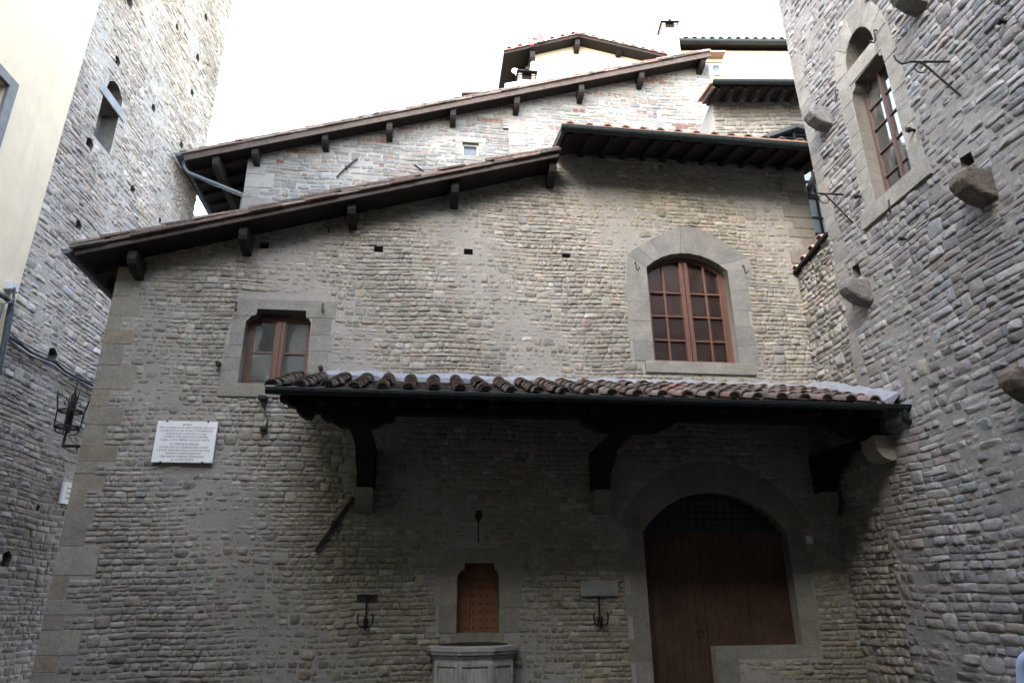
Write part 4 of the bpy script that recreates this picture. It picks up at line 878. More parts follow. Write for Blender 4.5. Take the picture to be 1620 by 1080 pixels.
b = MB(); b.hexa([fdq(g0[0]-.08, .76, -.12), fdq(g0[0]-.022, .76, -.12), fdq(g0[0]-.022, -.05, -.14), fdq(g0[0]-.08, -.05, -.14), fdq(g0[0]-.08, .76, .02), fdq(g0[0]-.022, .76, .02), fdq(g0[0]-.022, -.05, .02), fdq(g0[0]-.08, -.05, .02)]); b.build('bargeboard', 'grey_fascia', rfd)
b = MB(); b.hexa([fdq(g0[0]-.14, .78, .021), fdq(4.5, .78, .021), fdq(4.5, -.3, .021), fdq(g0[0]-.14, -.3, .021), fdq(g0[0]-.14, .78, .06), fdq(4.5, .78, .06), fdq(4.5, -.3, .06), fdq(g0[0]-.14, -.3, .06)], 0, TER[1]); b.build('tiles', 'terracotta', rfd)
half_gutter('gutter', FD.p(g0[0]-.1, g0[1]+.03, .84), FD.p(4.4, g0[1]+.01, .84), .08, 'gutter_metal', rfd)

# ================================================================== cream buildings far behind
cg = thing('cream_gable_house', 'cream plastered house with a low tiled gable, farthest left of the roofs behind', 'house', (4.5, 16, 0))
pk = FE.px(913, 60); le = FE.px(838, 86); re_ = FE.px(1052, 92); ll = FE.px(800, 84)
plainwall('wall', FE, [(le[0], 15), (re_[0]+.5, 15), (re_[0]+.5, FE.px(1052, 97)[1]), (pk[0], pk[1]-.1), (le[0], le[1]+.1)], [], 'cream_plaster', cg, .2, 8)
def slab(fr, a, c, w0, w1, t0=.16, m='old_wood', name='roof', par=None, col_=(1, 1, 1)):
    b = MB(); b.hexa([fr.p(a[0], a[1]-t0, w0), fr.p(c[0], c[1]-t0, w0), fr.p(c[0], c[1]-t0, w1), fr.p(a[0], a[1]-t0, w1), fr.p(a[0], a[1], w0), fr.p(c[0], c[1], w0), fr.p(c[0], c[1], w1), fr.p(a[0], a[1], w1)], 0, col_); return b.build(name, m, par)
pk2 = FE.px(915, 55, .5); ll2 = FE.px(797, 82, .5); re2 = FE.px(1056, 88, .5)
r1 = slab(FE, ll2, pk2, -8, .5, .12, par=cg); r2 = slab(FE, (pk2[0]+.002, pk2[1]), re2, -8, .5, .12, par=cg)
rg = random.Random(8)
for (A_, B_, rr) in ((ll2, pk2, r1), (pk2, re2, r2)):
    b = MB(); n = max(2, round(abs(B_[0]-A_[0])/.45))
    for k in range(n):
        t0, t1 = k/n, (k+1)/n; a = (A_[0]+(B_[0]-A_[0])*t0, A_[1]+(B_[1]-A_[1])*t0+.04+(0 if B_[1] < A_[1] else .03)); c = (A_[0]+(B_[0]-A_[0])*t1, A_[1]+(B_[1]-A_[1])*t1+.04+(.03 if B_[1] < A_[1] else 0))
        cc = vary(rg, TER, .5, .9); b.hexa([FE.p(a[0], a[1]-.035, -8), FE.p(c[0], c[1]-.035, -8), FE.p(c[0], c[1]-.035, .55), FE.p(a[0], a[1]-.035, .55), FE.p(*a, -8), FE.p(*c, -8), FE.p(*c, .55), FE.p(*a, .55)], 0, cc)
        cover_tile(b, FE.p((a[0]+c[0])/2, max(a[1], c[1])-.06, .57), -FE.N, FE.U, FE.Z, .5, .10, .09, cc)
    b.build('tiles', 'terracotta', rr)
b = MB(); b.tube([FE.p(pk2[0], pk2[1]+.1, .6), FE.p(pk2[0], pk2[1]+.1, -8)], .14, 10, 0, TER[1]); b.build('ridge_tiles', 'terracotta', r1)
for px_, py_ in ((914, 72), (981, 78), (843, 92)): u, v = FE.px(px_, py_, .38); bracket(FE, u, v, 1.4, parent=r1)
tubeobj('downpipe', [FE.p(le[0]+.1, le[1]-.0, .15), FE.p(le[0]+.1, le[1]-3, .15)], .11, 'white_paint', cg)
plainwall('side_wing', Frame(FE.O-FE.N*.6, FE.U), [(FE.px(826, 95)[0], 15), (le[0]+.3, 15), (le[0]+.3, le[1]-.2), (FE.px(826, 95)[0], le[1]-.35)], [], 'cream_plaster', cg, .2, 5)
b = MB(); p_ = FE.p(*FE.px(815, 113, .3), .3); b.tube([p_, p_+np.array([.5, .3, -1.2])], .05, 6); pol = [p_+np.array([.15*math.cos(a), -.02, .15*math.sin(a)]) for a in np.linspace(0, 2*math.pi, 14)[:-1]]
b.add(pol+[p_+np.array([0, .1, 0])], [(k, (k+1) % 13, 13) for k in range(13)]+[tuple(range(13))]); tag(b.build('satellite_dish', 'white_paint'), 'small white dish on a bent arm left of the cream gable wall', 'dish')
def horn(px0, px1, r0_, r1_):
    a = FE.p(*FE.px(*px0, .2), .2); c = FE.p(*FE.px(*px1, .2), .2); return a, c
sir = thing('roof_siren', 'small red horn siren pair on the ridge end of the cream gable roof', 'siren', tuple(FE.p(*FE.px(840, 68, .2), .2)))
b = MB(); a = FE.p(*FE.px(841, 62, .6), .6)
b.tube([a-np.array([0, 0, .35]), a+np.array([0, 0, .1])], .09, 8); b.build('post', 'red_plastic', sir)
for sg, n_m in ((-1, 'white_paint'), (1, 'red_plastic')):
    b = MB(); b.tube([a+np.array([sg*.08, 0, .05]), a+np.array([sg*.3, 0, .08]), a+np.array([sg*.34, -.12, .02])], [.07, .10, .20], 10); b.build('horn', n_m, sir)
cr = thing('cream_building', 'cream plastered building with a long dark gutter behind the small stone block', 'building', (14, 18, 0))
ga = FG.px(1057, 70, .3); gb = FG.px(1262, 76, .3)
wn_ = [FG.px(1118, 122), FG.px(1146, 122), FG.px(1143, 98), FG.px(1120, 98)]; wv = rect(wn_[0][0], wn_[1][0], wn_[0][1], wn_[2][1])
plainwall('wall', FG, [(FG.px(1056, 90)[0], 16), (9.5, 16), (9.5, ga[1]-.1), (FG.px(1056, 90)[0], ga[1]-.1)], [wv], 'cream_plaster', cr, .25, 6)
b = MB(); b.box(FG, wv[0][0], wv[1][0], wv[0][1], wv[2][1], -.24, -.2); wn = b.build('window', 'pale_glass', cr)
b = MB(); cu_ = (wv[0][0]+wv[1][0])/2-.1
b.box(FG, wv[0][0], wv[0][0]+.12, wv[0][1], wv[2][1], -.2, -.1); b.box(FG, wv[1][0]-.1, wv[1][0], wv[0][1], wv[2][1], -.2, -.1); b.box(FG, cu_-.06, cu_+.06, wv[0][1], wv[2][1], -.2, -.11); b.box(FG, wv[0][0]+.12, wv[1][0]-.1, wv[2][1]-.1, wv[2][1], -.2, -.112); b.box(FG, wv[0][0]+.12, wv[1][0]-.1, (wv[0][1]+wv[2][1])/2-.2, (wv[0][1]+wv[2][1])/2-.13, -.2, -.12); b.build('window_frame', 'white_paint', wn)
h0 = FG.px(1100, 84, .3); h1 = FG.px(1146, 81, .3); slab(FG, (h0[0], h0[1]), (h1[0], h0[1]+.02), -.01, .45, .08, 'terracotta', 'window_hood', wn, (.32, .2, .15))
slab(FG, (ga[0]-.1, ga[1]+.16), (9.5, ga[1]+.16), -6, .32, .10, 'old_wood', 'roof', cr)
half_gutter('gutter', FG.p(ga[0]-.1, ga[1]+.1, .42), FG.p(9.4, ga[1]+.06, .42), .15, 'gutter_metal', cr)
b = MB(); x = ga[0]; rg = random.Random(12)
while x < 9.2: cover_tile(b, FG.p(x, ga[1]+.20, .46), -FG.N, FG.U, FG.Z, .6, .14, .12, tuple(q_*.5 for q_ in rg.choice(TER))); x += .42
b.build('tiles', 'terracotta', cr)
FW = Frame(FG.p(0, 0, .9), FG.U); c0 = FW.px(1068, 95); c1 = FW.px(1068, 35)
t = chimney('chimney', FW, c0[0]-.05, c0[1]-1.5, .72, c1[1]-c0[1]+1.5, 'tall pale chimney with a dark slotted cap between the two cream buildings', 'chimney_brick', .34, 3)
t_f = thing('low_rear_roof', 'low pale parapet with a tile edge behind the rear stone roof', 'roof', (1.5, 11, 15))
FP_ = Frame((0, 9, 0), (1, 0, 0)); a, c = FP_.px(735, 151), FP_.px(818, 143)
slab(FP_, (a[0], a[1]), (c[0]+2, c[1]+.15), -3, 0, 1.2, 'cream_plaster', 'parapet', t_f); slab(FP_, (a[0]-.1, a[1]+.06), (c[0]+2, c[1]+.21), -3, .08, .055, 'grey_fascia', 'tile_edge', t_f)
# ================================================================== plaques
def plate(fr, pts, w0, w1, m, name='plaque', bev=.004, parent=None):
    b = MB(); b.prism(fr, pts, w0, w1, 0, (1, 1, 1), bev); return b.build(name, m, parent)
pq = plate(FB, rect(-3.745, -2.94, 3.455, 4.035), .03, .065, 'marble')
tag(pq, 'white marble plaque with an Italian inscription left of the shouldered window', 'plaque')
LINES = ["MCMXI", "TRA LA CHIESA DI SAN MARTINO DEL VESCOVO", "E LE ABITAZIONI DEI DONATI E DEI MARDOLI", "SORGEVANO CONTIGVE LE CASE", "DI BELLO E BELLINCIONE ALIGHIERI", "E NELL' AVITA DIMORA NACQVE DANTE", None,
         "IL COMVNE DI FIRENZE", "DI ASSICVRATO IL POSSESSO DEL LVOGO", "E SVLLE VESTIGIA DELLE ANTICHE CASE", "COSTRVI QVESTO EDIFICIO", "PER NVOVA PVBBLICA ONORANZA", "AL DIVINO POETA"]
WID = [.155, .97, .93, .70, .76, .85, 0, .49, .84, .92, .61, .75, .39]
def text_mesh(lines, fr, uc, vtop, pitch, widths, wfull, w_, m, parent, name='inscription', size=.036):
    dg = bpy.context.evaluated_depsgraph_get(); V_ = []; F_ = []
    v = vtop
    for ln, wd in zip(lines, widths):
        if ln is None: v -= pitch*.35; continue
        cu = bpy.data.curves.new('t', 'FONT'); cu.body = ln; cu.size = 1; cu.extrude = 0; cu.offset = .012; o = bpy.data.objects.new('t', cu); col.objects.link(o); bpy.context.view_layer.update(); dg = bpy.context.evaluated_depsgraph_get()
        me = bpy.data.meshes.new_from_object(o.evaluated_get(dg)); xs_ = [q.co.x for q in me.vertices]; ys_ = [q.co.y for q in me.vertices]
        x0, x1, y1 = min(xs_), max(xs_), max(ys_); kx = wd*wfull/(x1-x0); ky = size/.72
        k = len(V_); V_ += [fr.p(uc+(q.co.x-(x0+x1)/2)*kx, v+q.co.y*ky, w_) for q in me.vertices]; F_ += [[i+k for i in p.vertices] for p in me.polygons]
        bpy.data.objects.remove(o); bpy.data.curves.remove(cu); bpy.data.meshes.remove(me); v -= pitch
    b = MB(); b.add(V_, F_); return b.build(name, m, parent)
text_mesh(LINES, FB, -3.343, 3.975, .0435, WID, .765, .0662, 'letters', pq, size=.026)
b = MB()
for u in (-3.62, -3.07):
    for v in (3.458, 4.033): b.box(FB, u-.01, u+.01, v-.012, v+.012, .03, .074)
b.build('clip', 'iron', pq)
gt = plate(FB, (lambda a, c: rect(a[0], c[0], c[1], a[1]))(FB.px(918, 918, .06), FB.px(979, 942, .06)), .01, .06, 'grey_tablet', 'tablet')
tag(gt, 'blank grey stone tablet between the studded shutter and the big door', 'tablet')
p0 = FL.px(108, 764, .08); p1 = FL.px(95, 802, .08)
ps = plate(FL, rect(p1[0], p1[0]+.42, 3.40, 3.80), .03, .08, 'marble', 'street_plaque'); tag(ps, 'small white street plaque on the left tower, half hidden by the house corner', 'plaque')
b = MB()
for k in range(3): b.box(FL, p1[0]+.10, p1[0]+.36, 3.68-k*.09, 3.70-k*.09, .0805, .082)
b.build('inscription', 'letters', ps)
b = MB(); u, v = FB.px(1281, 853, .03); b.box(FB, u-.05, u+.05, v-.055, v+.055, -.02, .035); tag(b.build('switch_box', 'white_paint', None, .006), 'tiny pale square box on the wall right of the big arched door', 'box')
# ================================================================== iron things
def hook(fr, px_, py_, label, group, s=1., flip=1):
    u, v = fr.px(px_, py_, .04); b = MB()
    b.tube([fr.p(u, v+.09*s, -.03), fr.p(u, v+.09*s, .06), fr.p(u, v+.02*s, .065), fr.p(u, v-.05*s, .07), fr.p(u+.015*flip*s, v-.075*s, .09), fr.p(u+.03*flip*s, v-.06*s, .11), fr.p(u+.035*flip*s, v-.03*s, .115)], .009*max(s, .8), 6)
    return tag(b.build('wall_hook', 'iron'), label, 'hook', group)
hook(FB, 373, 487, 'iron hook at the upper left of the shouldered window', 'wall hooks'); hook(FB, 510, 489, 'iron hook at the upper right of the shouldered window', 'wall hooks')
hook(FB, 1006, 423, 'iron hook at the left spring of the big arched window', 'wall hooks'); hook(FB, 1177, 428, 'iron hook at the right spring of the big arched window', 'wall hooks')
hook(FR, 1387, 58, 'iron hook beside the arch above the tower window', 'wall hooks', 1.3, -1); hook(FR, 1325, 152, 'iron hook left of the tower window surround', 'wall hooks', 1.2, -1)
hook(FR, 1410, 328, 'iron hook just below the tower window sill', 'wall hooks', 1.2, 1)
def stud(fr, px_, py_, label, m='iron', r=.04, L=.09):
    p = fr.p(*fr.px(px_, py_, .02), 0); b = MB(); b.tube([p-fr.N*.04, p+fr.N*L], [r*.5, r*.5], 8); b.tube([p+fr.N*(L-.02), p+fr.N*(L+.03)], [r, r*.8], 8); return tag(b.build('wall_stud', m), label, 'stud', 'iron studs in the walls')
stud(FB, 347, 578, 'small dark stop left of the shouldered window, level with its sill'); stud(FB, 508, 584, 'small dark stop right of the shouldered window above the canopy end')
stud(FR, 1445, 206, 'iron stud right of the tower window'); stud(FR, 1590, 35, 'iron stud near the top right corner of the tower'); stud(FR, 1361, 311, 'iron stud left of the tower window foot'); stud(FR, 1433, 378, 'small iron stud low between tower window and big grey stones', r=.03)
def arm(x_, y_, label, pa, pb, pc):
    """three-bar iron bracket with a ring, standing out from the tower"""
    t = thing('iron_bracket', label, 'bracket', tuple(FR.p(*FR.px(*pc), 0)), 'iron brackets on the tower'); 
    W = FR.p(*FR.px(*pc), 0)          # foot of the strut on the wall
    H_ = FR.p(*FR.px(*pb), 0)         # where the arm enters the wall
    d = fw+rt*(pa[0]-810)/F_PX-up*(pa[1]-540)/F_PX
    tt = (H_[2]-CAM[2])/d[2]; T = CAM+d*tt   # tip at arm height
    ah = T-H_; ah = ah/np.linalg.norm(ah)
    b = MB(); b.tube([H_-ah*.05, T], .014, 6); c = T; b.tube([T, T+ah*.05+np.array([0, 0, -.02]), T+ah*.12+np.array([0, 0, -.03]), T+ah*.17+np.array([0, 0, .03]), T+ah*.18+np.array([0, 0, .10])], .011, 6); b.build('arm', 'iron', t)
    S_ = H_+(T-H_)*.72; tubeobj('strut', [W, S_], .014, 'iron', t, 6)
    R_ = H_+(T-H_)*.78; b = MB(); b.tube([R_+ah*.075*math.cos(a)+np.array([0, 0, -.095+.075*math.sin(a)]) for a in np.linspace(0, 2*math.pi, 16)[:-1]], .008, 6, closed=True); b.build('ring', 'iron', t)
arm(0, 0, 'iron bracket with strut and ring right of the tower window', (1440, 98), (1502, 98), (1520, 152))
arm(0, 0, 'iron bracket with strut and ring at the tower corner beside the glazed stair', (1293, 306), (1334, 308), (1350, 353))
def torch(px_, py_, label):
    u, v = FB.px(px_, py_, .06); t = thing('torch_holder', label, 'torch holder', tuple(FB.p(u, v)), 'iron torch holders')
    b = MB(); b.box(FB, u-.012, u+.012, v-.16, v+.20, .02, .045); b.box(FB, u-.03, u+.03, v-.17, v-.06, .015, .05); b.build('stem', 'iron', t, .003)
    b = MB()
    for sg in (-1, 1): b.tube([FB.p(u+sg*.01, v-.14, .05), FB.p(u+sg*.05, v-.17, .08), FB.p(u+sg*.09, v-.13, .11), FB.p(u+sg*.10, v-.04, .12), FB.p(u+sg*.085, v+.0, .12)], .011, 6)
    b.tube([FB.p(u, v-.16, .04), FB.p(u, v-.19, .10), FB.p(u, v-.12, .17), FB.p(u, v-.04, .17)], .010, 6); b.build('prongs', 'iron', t)
    if px_ < 700: b = MB(); b.box(FB, u-.13, u+.13, v+.17, v+.24, .0, .05); b.build('crossbar', 'iron', t, .003)
torch(579, 970, 'iron torch holder with a flat top bar on the wall left of the studded shutter'); torch(949, 968, 'iron torch holder hanging right under the blank grey tablet')
a, c = FB.px(499, 871, .07), FB.px(559, 786, .07); m_ = ((a[0]+c[0])/2, (a[1]+c[1])/2)
b = MB(); d_ = np.array([c[0]-a[0], c[1]-a[1]]); d_ /= np.linalg.norm(d_); n_ = np.array([-d_[1], d_[0]])*.022
for (A_, B_) in ((a, c),): b.prism(FB, [(A_[0]-n_[0], A_[1]-n_[1]), (B_[0]-n_[0], B_[1]-n_[1]), (B_[0]+n_[0], B_[1]+n_[1]), (A_[0]+n_[0], A_[1]+n_[1])], .03, .07)
b.box(FB, m_[0]-.04, m_[0]+.04, m_[1]-.04, m_[1]+.04, -.02, .09); tag(b.build('tie_bar', 'iron', None, .004), 'long slanting iron tie bar on the wall below the left end of the canopy', 'wall anchor')
u, v = FB.px(757, 822, .2); t = thing('lamp_rod', 'thin iron rod with a small dark lamp above the studded shutter', 'lamp', (u, -.2, v))
tubeobj('rod', [FB.p(u, v+.15, 0), FB.p(u, v+.12, .2), FB.p(u, v-.30, .2)], .009, 'iron', t, 6); b = MB(); b.tube([FB.p(u, v+.13, .2), FB.p(u, v+.06, .2), FB.p(u, v-.02, .2)], [.03, .06, .02], 10); b.build('shade', 'iron', t)
# camera / cable fitting by the canopy's left end
t = thing('spotlight', 'small dark spotlight and hanging cable at the left tip of the canopy', 'spotlight', tuple(FB.p(*FB.px(415, 629, .1), .1)))
u, v = FB.px(416, 629, .12); b = MB(); b.box(FB, u-.06, u+.05, v-.03, v+.03, .02, .17); b.build('lamp_head', 'iron', t, .01)
P_ = [FB.p(*FB.px(x_, y_, .04), .04) for x_, y_ in ((420, 632), (421, 642), (419, 652), (424, 662), (421, 672), (417, 676))]; tubeobj('cable', P_, .012, 'cable_grey', t, 6)
u, v = FB.px(417, 677, .08); b = MB(); b.box(FB, u-.05, u+.04, v-.03, v+.03, .0, .10); b.build('junction', 'iron', t, .008)
t = thing('spotlight', 'little grey lamp fixed under the sloping eave left of the middle of the house', 'spotlight', tuple(FB.p(*FB.px(518, 357, .1), .1)))
u, v = FB.px(517, 355, .1); b = MB(); b.tube([FB.p(u-.02, v+.02, .05), FB.p(u+.02, v-.01, .17)], [.035, .045], 10); b.build('lamp_head', 'gutter_metal', t); tubeobj('arm', [FB.p(u+.03, v-.1, 0), FB.p(u+.03, v-.06, .08), FB.p(u, v, .08)], .012, 'iron', t, 6)
# ================================================================== lantern on the house's side wall
lx, ly = -5.12, .28
lan = thing('wall_lantern', 'black wrought-iron lantern cage with spikes on the house corner at far left', 'lantern', (lx, ly, 3.6))
FLn = Frame((0, ly, 0), (1, 0, 0)); zb_ = FLn.px(101, 705)[1]; zl = FLn.px(103, 690)[1]; xl = FLn.px(101, 700)[0]; ztip = FLn.px(127, 600)[1]; zr1 = FLn.px(110, 676)[1]; zr2 = FLn.px(116, 651)[1]; zr3 = FLn.px(124, 628)[1]
tubeobj('arm', [(XL+.02, ly, zb_), (xl, ly, zb_), (xl, ly, zb_+.12)], .022, 'iron', lan)
xc = xl; b = MB(); b.tube([(xc, ly, zb_+.05), (xc, ly, zr1), (xc, ly, zr1+.02), (xc, ly, zr3-.1), (xc, ly, zr3), (xc, ly, zr3+.08), (xc, ly, ztip)], [.014, .022, .038, .034, .04, .014, .003], 8); b.build('stem', 'iron', lan)
R_ = .165
for z, r_ in ((zr1, R_), (zr2, R_*.98)):
    b = MB(); n = 20; vs_ = [(xc+(r_+dr_)*math.cos(a), ly+(r_+dr_)*math.sin(a), z+dz2) for dr_, dz2 in ((0, -.012), (0, .012), (-.010, .012), (-.010, -.012)) for a in np.linspace(0, 2*math.pi, n+1)[:-1]]
    b.add(vs_, [(q_*n+k, q_*n+(k+1) % n, ((q_+1) % 4)*n+(k+1) % n, ((q_+1) % 4)*n+k) for q_ in range(4) for k in range(n)])
    for k in range(4): a = k*math.pi/2+.4; b.tube([(xc, ly, z), (xc+r_*math.cos(a), ly+r_*math.sin(a), z)], .01, 6)
    b.build('hoop', 'iron', lan)
for k in range(4):
    a = k*math.pi/2+.4+.3; ca, sa = math.cos(a), math.sin(a)
    tubeobj('spike', [(xc+.03*ca, ly+.03*sa, zr1-.10), (xc+.12*ca, ly+.12*sa, zr1-.09), (xc+R_*ca, ly+R_*sa, zr1), (xc+R_*1.02*ca, ly+R_*1.02*sa, zr2), (xc+R_*1.2*ca, ly+R_*1.2*sa, zr2+.16), (xc+R_*1.3*ca, ly+R_*1.3*sa, zr2+.28)], [.009, .009, .010, .010, .012, .003], 'iron', lan, 6)
    tubeobj('scroll', [(xc+.04*ca, ly+.04*sa, zr2+.12), (xc+.09*ca, ly+.09*sa, zr2+.16), (xc+.11*ca, ly+.11*sa, zr2+.12), (xc+.08*ca, ly+.08*sa, zr2+.09)], .009, 'iron', lan, 6)
# ================================================================== cables and box on the left
t = thing('cable_run', 'bundle of dark cables sagging along the left tower towards the house corner', 'cable', tuple(FL.p(1.5, 5.7)))
rg = random.Random(5)
for k, (dv, r_) in enumerate(((0, .025), (-.07, .018), (.045, .010), (-.11, .010))):
    P_ = [FL.p(1.3+.35*i, 5.70+dv+.02*math.sin(i*2.1+k)+rg.uniform(-.006, .006)+(.03 if i % 4 == 0 else 0), .09+.02*k) for i in range(10)]; tubeobj('cable', P_, r_, 'cable_grey', t, 6)
t = thing('conduit', 'grey pipes rising beside the white junction box at the left edge', 'pipe', tuple(FL.p(1.1, 5)))
for k, (pts, r_) in enumerate(((((-2, 590), (0, 575), (8, 535), (14, 500), (18, 480), (8, 470), (-8, 462)), .045), (((3, 560), (12, 525), (18, 490), (20, 465), (21, 455)), .02), (((-6, 505), (2, 480), (12, 478), (19, 470)), .016))):
    tubeobj('pipe', [FL.p(*FL.px(x_, y_, .16), .16+.02*k) for x_, y_ in pts], r_, 'blue_grey_metal' if k == 0 else 'cable_grey', t, 8)
b = MB(); u, v = FL.px(22, 455, .15); b.box(FL, u-.09, u+.10, v-.05, v+.075, .05, .17); b.box(FL, u-.09, u+.10, v-.06, v-.051, .06, .16)
tag(b.build('junction_box', 'white_paint', None, .008), 'small white electrical box where the yellow wall meets the left tower', 'box')
# ================================================================== well head
wx, wy = .70, -.045
wl = thing('well_head', 'half-octagonal grey marble well head under the studded shutter, cut by the bottom edge', 'well', (wx, wy, 0))
def octo(r, z, ph=math.pi/8): return [(wx-r*.98, wy, z)]+[(wx+r*math.cos(ph+k*math.pi/4), wy+.8*r*math.sin(ph+k*math.pi/4), z) for k in range(4, 8)]+[(wx+r*.98, wy, z)]
def loft(rings, m, name, par, bev=.004):
    b = MB(); vs_ = [q_ for r in rings for q_ in r]; n = 6
    b.add(vs_, [(k*n+i, k*n+(i+1) % n, (k+1)*n+(i+1) % n, (k+1)*n+i) for k in range(len(rings)-1) for i in range(n)]+[tuple(range(n))[::-1], tuple(range((len(rings)-1)*n, len(rings)*n))]); return b.build(name, m, par, bev)
loft([octo(.66, .0), octo(.66, .12), octo(.60, .14)], 'well_marble', 'step', wl)
loft([octo(.54, .14), octo(.54, .94)], 'well_marble', 'drum', wl)
loft([octo(.54, .941), octo(.555, .955), octo(.565, .98), octo(.60, 1.0), octo(.605, 1.03), octo(.62, 1.035), octo(.62, 1.085), octo(.55, 1.10)], 'well_marble', 'cornice', wl)
loft([octo(.48, 1.101), octo(.46, 1.115), octo(.2, 1.13)], 'iron', 'cover', wl)
for k in range(8):
    a = math.pi/8+k*math.pi/4+math.pi/8; ny = math.sin(a)
    if ny > -.1: continue
    A_ = np.array([math.cos(a-math.pi/8), .8*math.sin(a-math.pi/8)])*.54; B_ = np.array([math.cos(a+math.pi/8), .8*math.sin(a+math.pi/8)])*.54; M_ = (A_+B_)/2; D_ = B_-A_; fr = Frame((wx+M_[0], wy+M_[1], 0), (D_[0], D_[1], 0)); hl = np.linalg.norm(D_)/2; b = MB()
    for r_ in (rect(-hl, -hl+.045, .2, .91), rect(hl-.045, hl, .2, .91), rect(-hl+.045, hl-.045, .2, .25), rect(-hl+.045, hl-.045, .86, .91)): b.prism(fr, r_, -.01, .018, 0, (1, 1, 1), .004)
    b.build('panel_frame', 'well_marble', wl)
    b = MB(); b.prism(fr, rect(-hl+.08, hl-.08, .28, .83), -.01, .010, 0, (1, 1, 1), .004); b.build('panel', 'well_marble', wl)
# ================================================================== person at the right edge
def skinned(name, joints, edges, m, parent=None, sub=2):
    """joints: name -> (pos, radius) ; one continuous surface"""
    ks = list(joints); me = bpy.data.meshes.new(name); me.from_pydata([joints[k][0] for k in ks], [(ks.index(a), ks.index(b)) for a, b in edges], [])
    o = link(name, me, parent); o.modifiers.new('skin', 'SKIN'); sv = me.skin_vertices[0].data if me.skin_vertices else None
    if sv is None:
        bpy.context.view_layer.objects.active = o; o.select_set(True); bpy.ops.object.mode_set(mode='OBJECT'); bpy.ops.mesh.customdata_skin_add(); sv = me.skin_vertices[0].data
    for i, k in enumerate(ks):
        r = joints[k][1]; sv[i].radius = r if isinstance(r, tuple) else (r, r); sv[i].use_root = (i == 0)
    s_ = o.modifiers.new('sub', 'SUBSURF'); s_.levels = sub; s_.render_levels = sub; o.modifiers['skin'].use_smooth_shade = True; me.materials.append(MATS[m]); return o
PX, PY = 3.45, -6.25
per = thing('person', 'person with brown hair and pale blue shirt cut off by the right edge', 'person', (PX, PY, 0))
def pp(x, y, z): return (PX-x, PY+y, z*.93)     # facing +X (right), y is across the body
J = {'pel': (pp(0, 0, .93), (.13, .11)), 'waist': (pp(0, 0, 1.08), (.12, .10)), 'chest': (pp(.01, 0, 1.28), (.14, .11)), 'neckb': (pp(.02, 0, 1.42), (.075, .07)), 'neck': (pp(.0, 0, 1.50), (.052, .052)), 'head': (pp(-.015, 0, 1.565), (.066, .078)), 'crown': (pp(.0, 0, 1.655), (.070, .082)), 'nose': (pp(-.10, 0, 1.56), (.014, .014)), 'chin': (pp(-.065, 0, 1.505), (.028, .03)), 'earl': (pp(.005, -.078, 1.58), (.016, .022)), 'earr': (pp(.005, .078, 1.58), (.016, .022))}
E_ = [('pel', 'waist'), ('waist', 'chest'), ('chest', 'neckb'), ('neckb', 'neck'), ('neck', 'head'), ('head', 'crown'), ('head', 'nose'), ('head', 'chin'), ('head', 'earl'), ('head', 'earr')]
for s_, n in ((-1, 'l'), (1, 'r')):
    J.update({n+'hip': (pp(0, .09*s_, .88), .085), n+'knee': (pp(-.03, .10*s_, .50), .058), n+'ank': (pp(.02, .10*s_, .09), .038), n+'toe': (pp(-.15, .11*s_, .035), .032),
              n+'sh': (pp(.01, .17*s_, 1.37), .058), n+'el': (pp(.03, .22*s_, 1.09), .042), n+'wr': (pp(-.05, .21*s_, .87), .027), n+'pa': (pp(-.07, .205*s_, .80), (.022, .034))})
    E_ += [('pel', n+'hip'), (n+'hip', n+'knee'), (n+'knee', n+'ank'), (n+'ank', n+'toe'), ('neckb', n+'sh'), (n+'sh', n+'el'), (n+'el', n+'wr'), (n+'wr', n+'pa')]
    for f, (dy, L) in enumerate(((-.022, .085), (-.008, .095), (.008, .09), (.022, .07))):
        J[n+'f%d' % f] = (pp(-.085-abs(dy)*.2, .205*s_+dy, .80-L*.5), .009); J[n+'g%d' % f] = (pp(-.105, .205*s_+dy, .80-L), .008); E_ += [(n+'pa', n+'f%d' % f), (n+'f%d' % f, n+'g%d' % f)]
    J[n+'th'] = (pp(-.10, .205*s_-.02, .80), .010); J[n+'tt'] = (pp(-.125, .205*s_-.02, .765), .009); E_ += [(n+'wr', n+'th'), (n+'th', n+'tt')]
body = skinned('body', J, E_, 'skin', per)
S_ = {'waist': (pp(0, 0, 1.0), (.150, .125)), 'w2': (pp(0, 0, 1.12), (.140, .12)), 'chest': (pp(.01, 0, 1.29), (.155, .125)), 'nb': (pp(.02, 0, 1.415), (.085, .078)), 'col': (pp(.012, 0, 1.455), (.066, .066)), 'hem': (pp(0, 0, .88), (.155, .13))}
E2 = [('waist', 'w2'), ('w2', 'chest'), ('chest', 'nb'), ('nb', 'col'), ('waist', 'hem')]
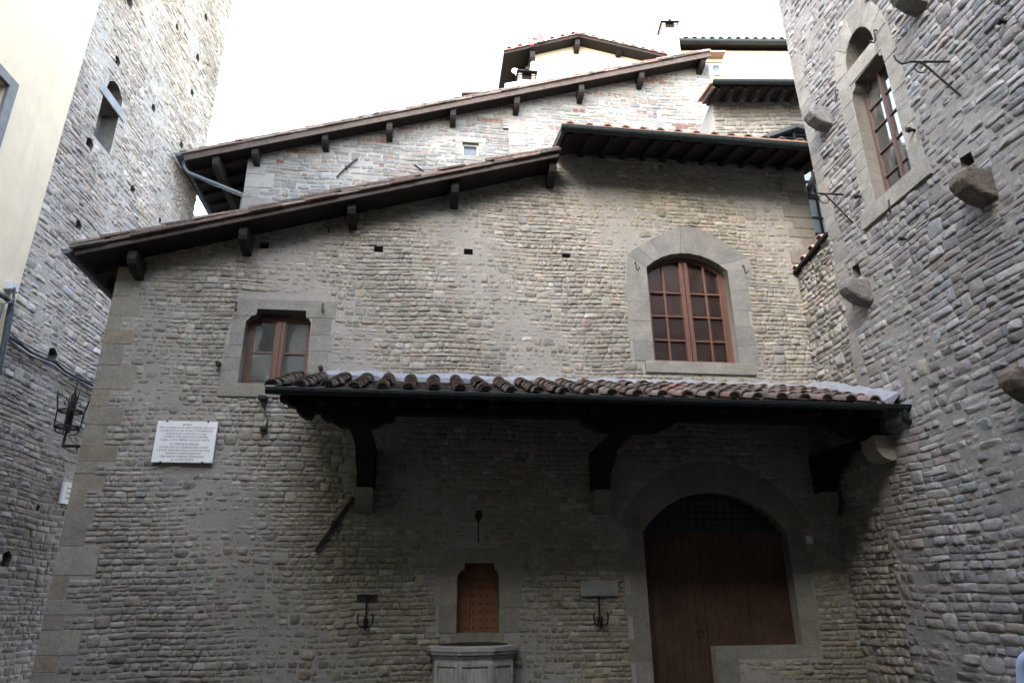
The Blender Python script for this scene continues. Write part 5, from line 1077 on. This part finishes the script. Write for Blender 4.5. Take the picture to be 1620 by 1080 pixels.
for s_, n in ((-1, 'l'), (1, 'r')):
    S_.update({n+'sh': (pp(.01, .17*s_, 1.375), .070), n+'el': (pp(.03, .22*s_, 1.10), .058), n+'wr': (pp(-.045, .212*s_, .90), .040)}); E2 += [('nb', n+'sh'), (n+'sh', n+'el'), (n+'el', n+'wr')]
skinned('shirt', S_, E2, 'shirt', per)
T_ = {'pel': (pp(0, 0, .92), (.145, .12))}; E3 = []
for s_, n in ((-1, 'l'), (1, 'r')): T_.update({n+'hip': (pp(0, .09*s_, .86), .098), n+'knee': (pp(-.03, .10*s_, .50), .072), n+'ank': (pp(.015, .10*s_, .12), .058)}); E3 += [('pel', n+'hip'), (n+'hip', n+'knee'), (n+'knee', n+'ank')]
skinned('trousers', T_, E3, 'jeans', per)
skinned('hair', {'a': (pp(.012, 0, 1.682), (.078, .086)), 'b': (pp(.045, 0, 1.61), (.072, .082)), 'c': (pp(.06, 0, 1.51), (.045, .068))}, [('a', 'b'), ('b', 'c')], 'hair', per)
b = MB()
for s_ in (-1, 1): p_ = np.array(pp(-.078, .030*s_, 1.595)); b.tube([p_, p_+np.array([.006, 0, 0])], [.009, .006], 8)
b.build('eyes', 'dark_void', body)
# ================================================================== surroundings that close the little square
def block(name, label, x0, x1, y0, y1, h, m, wins):
    t = thing(name, label, 'building', ((x0+x1)/2, (y0+y1)/2, 0)); b = MB(); b.box(WORLD, x0, x1, -.3, h, -y1, -y0); b.build('wall', m, t)
    for fr, us, vs2 in wins:
        for u in us:
            for v in vs2:
                b = MB(); b.box(fr, u-.55, u+.55, v, v+1.7, .0, .03); f = b.build('window', 'shutter_wood', t)
                b = MB(); b.box(fr, u-.45, u+.45, v+.1, v+1.6, .03, .04); b.build('pane', 'window_glass', f)
                b = MB(); b.box(fr, u-.75, u+.75, v-.15, v, .0, .12); b.build('sill', 'flashing', f)
    return t
block('dark_building', 'tall dark stone building closing the square behind the viewer', -16, 14, -24, -12.6, 13.5, 'dark_stone', [(Frame((0, -12.6, 0), (-1, 0, 0)), (-10, -6, -2, 2, 6, 10), (1.5, 5, 8.5))])
block('dark_building', 'dark stone building continuing the right side of the square towards the viewer', 6.3, 14, -12.59, -9.6, 15, 'dark_stone', [])
#END
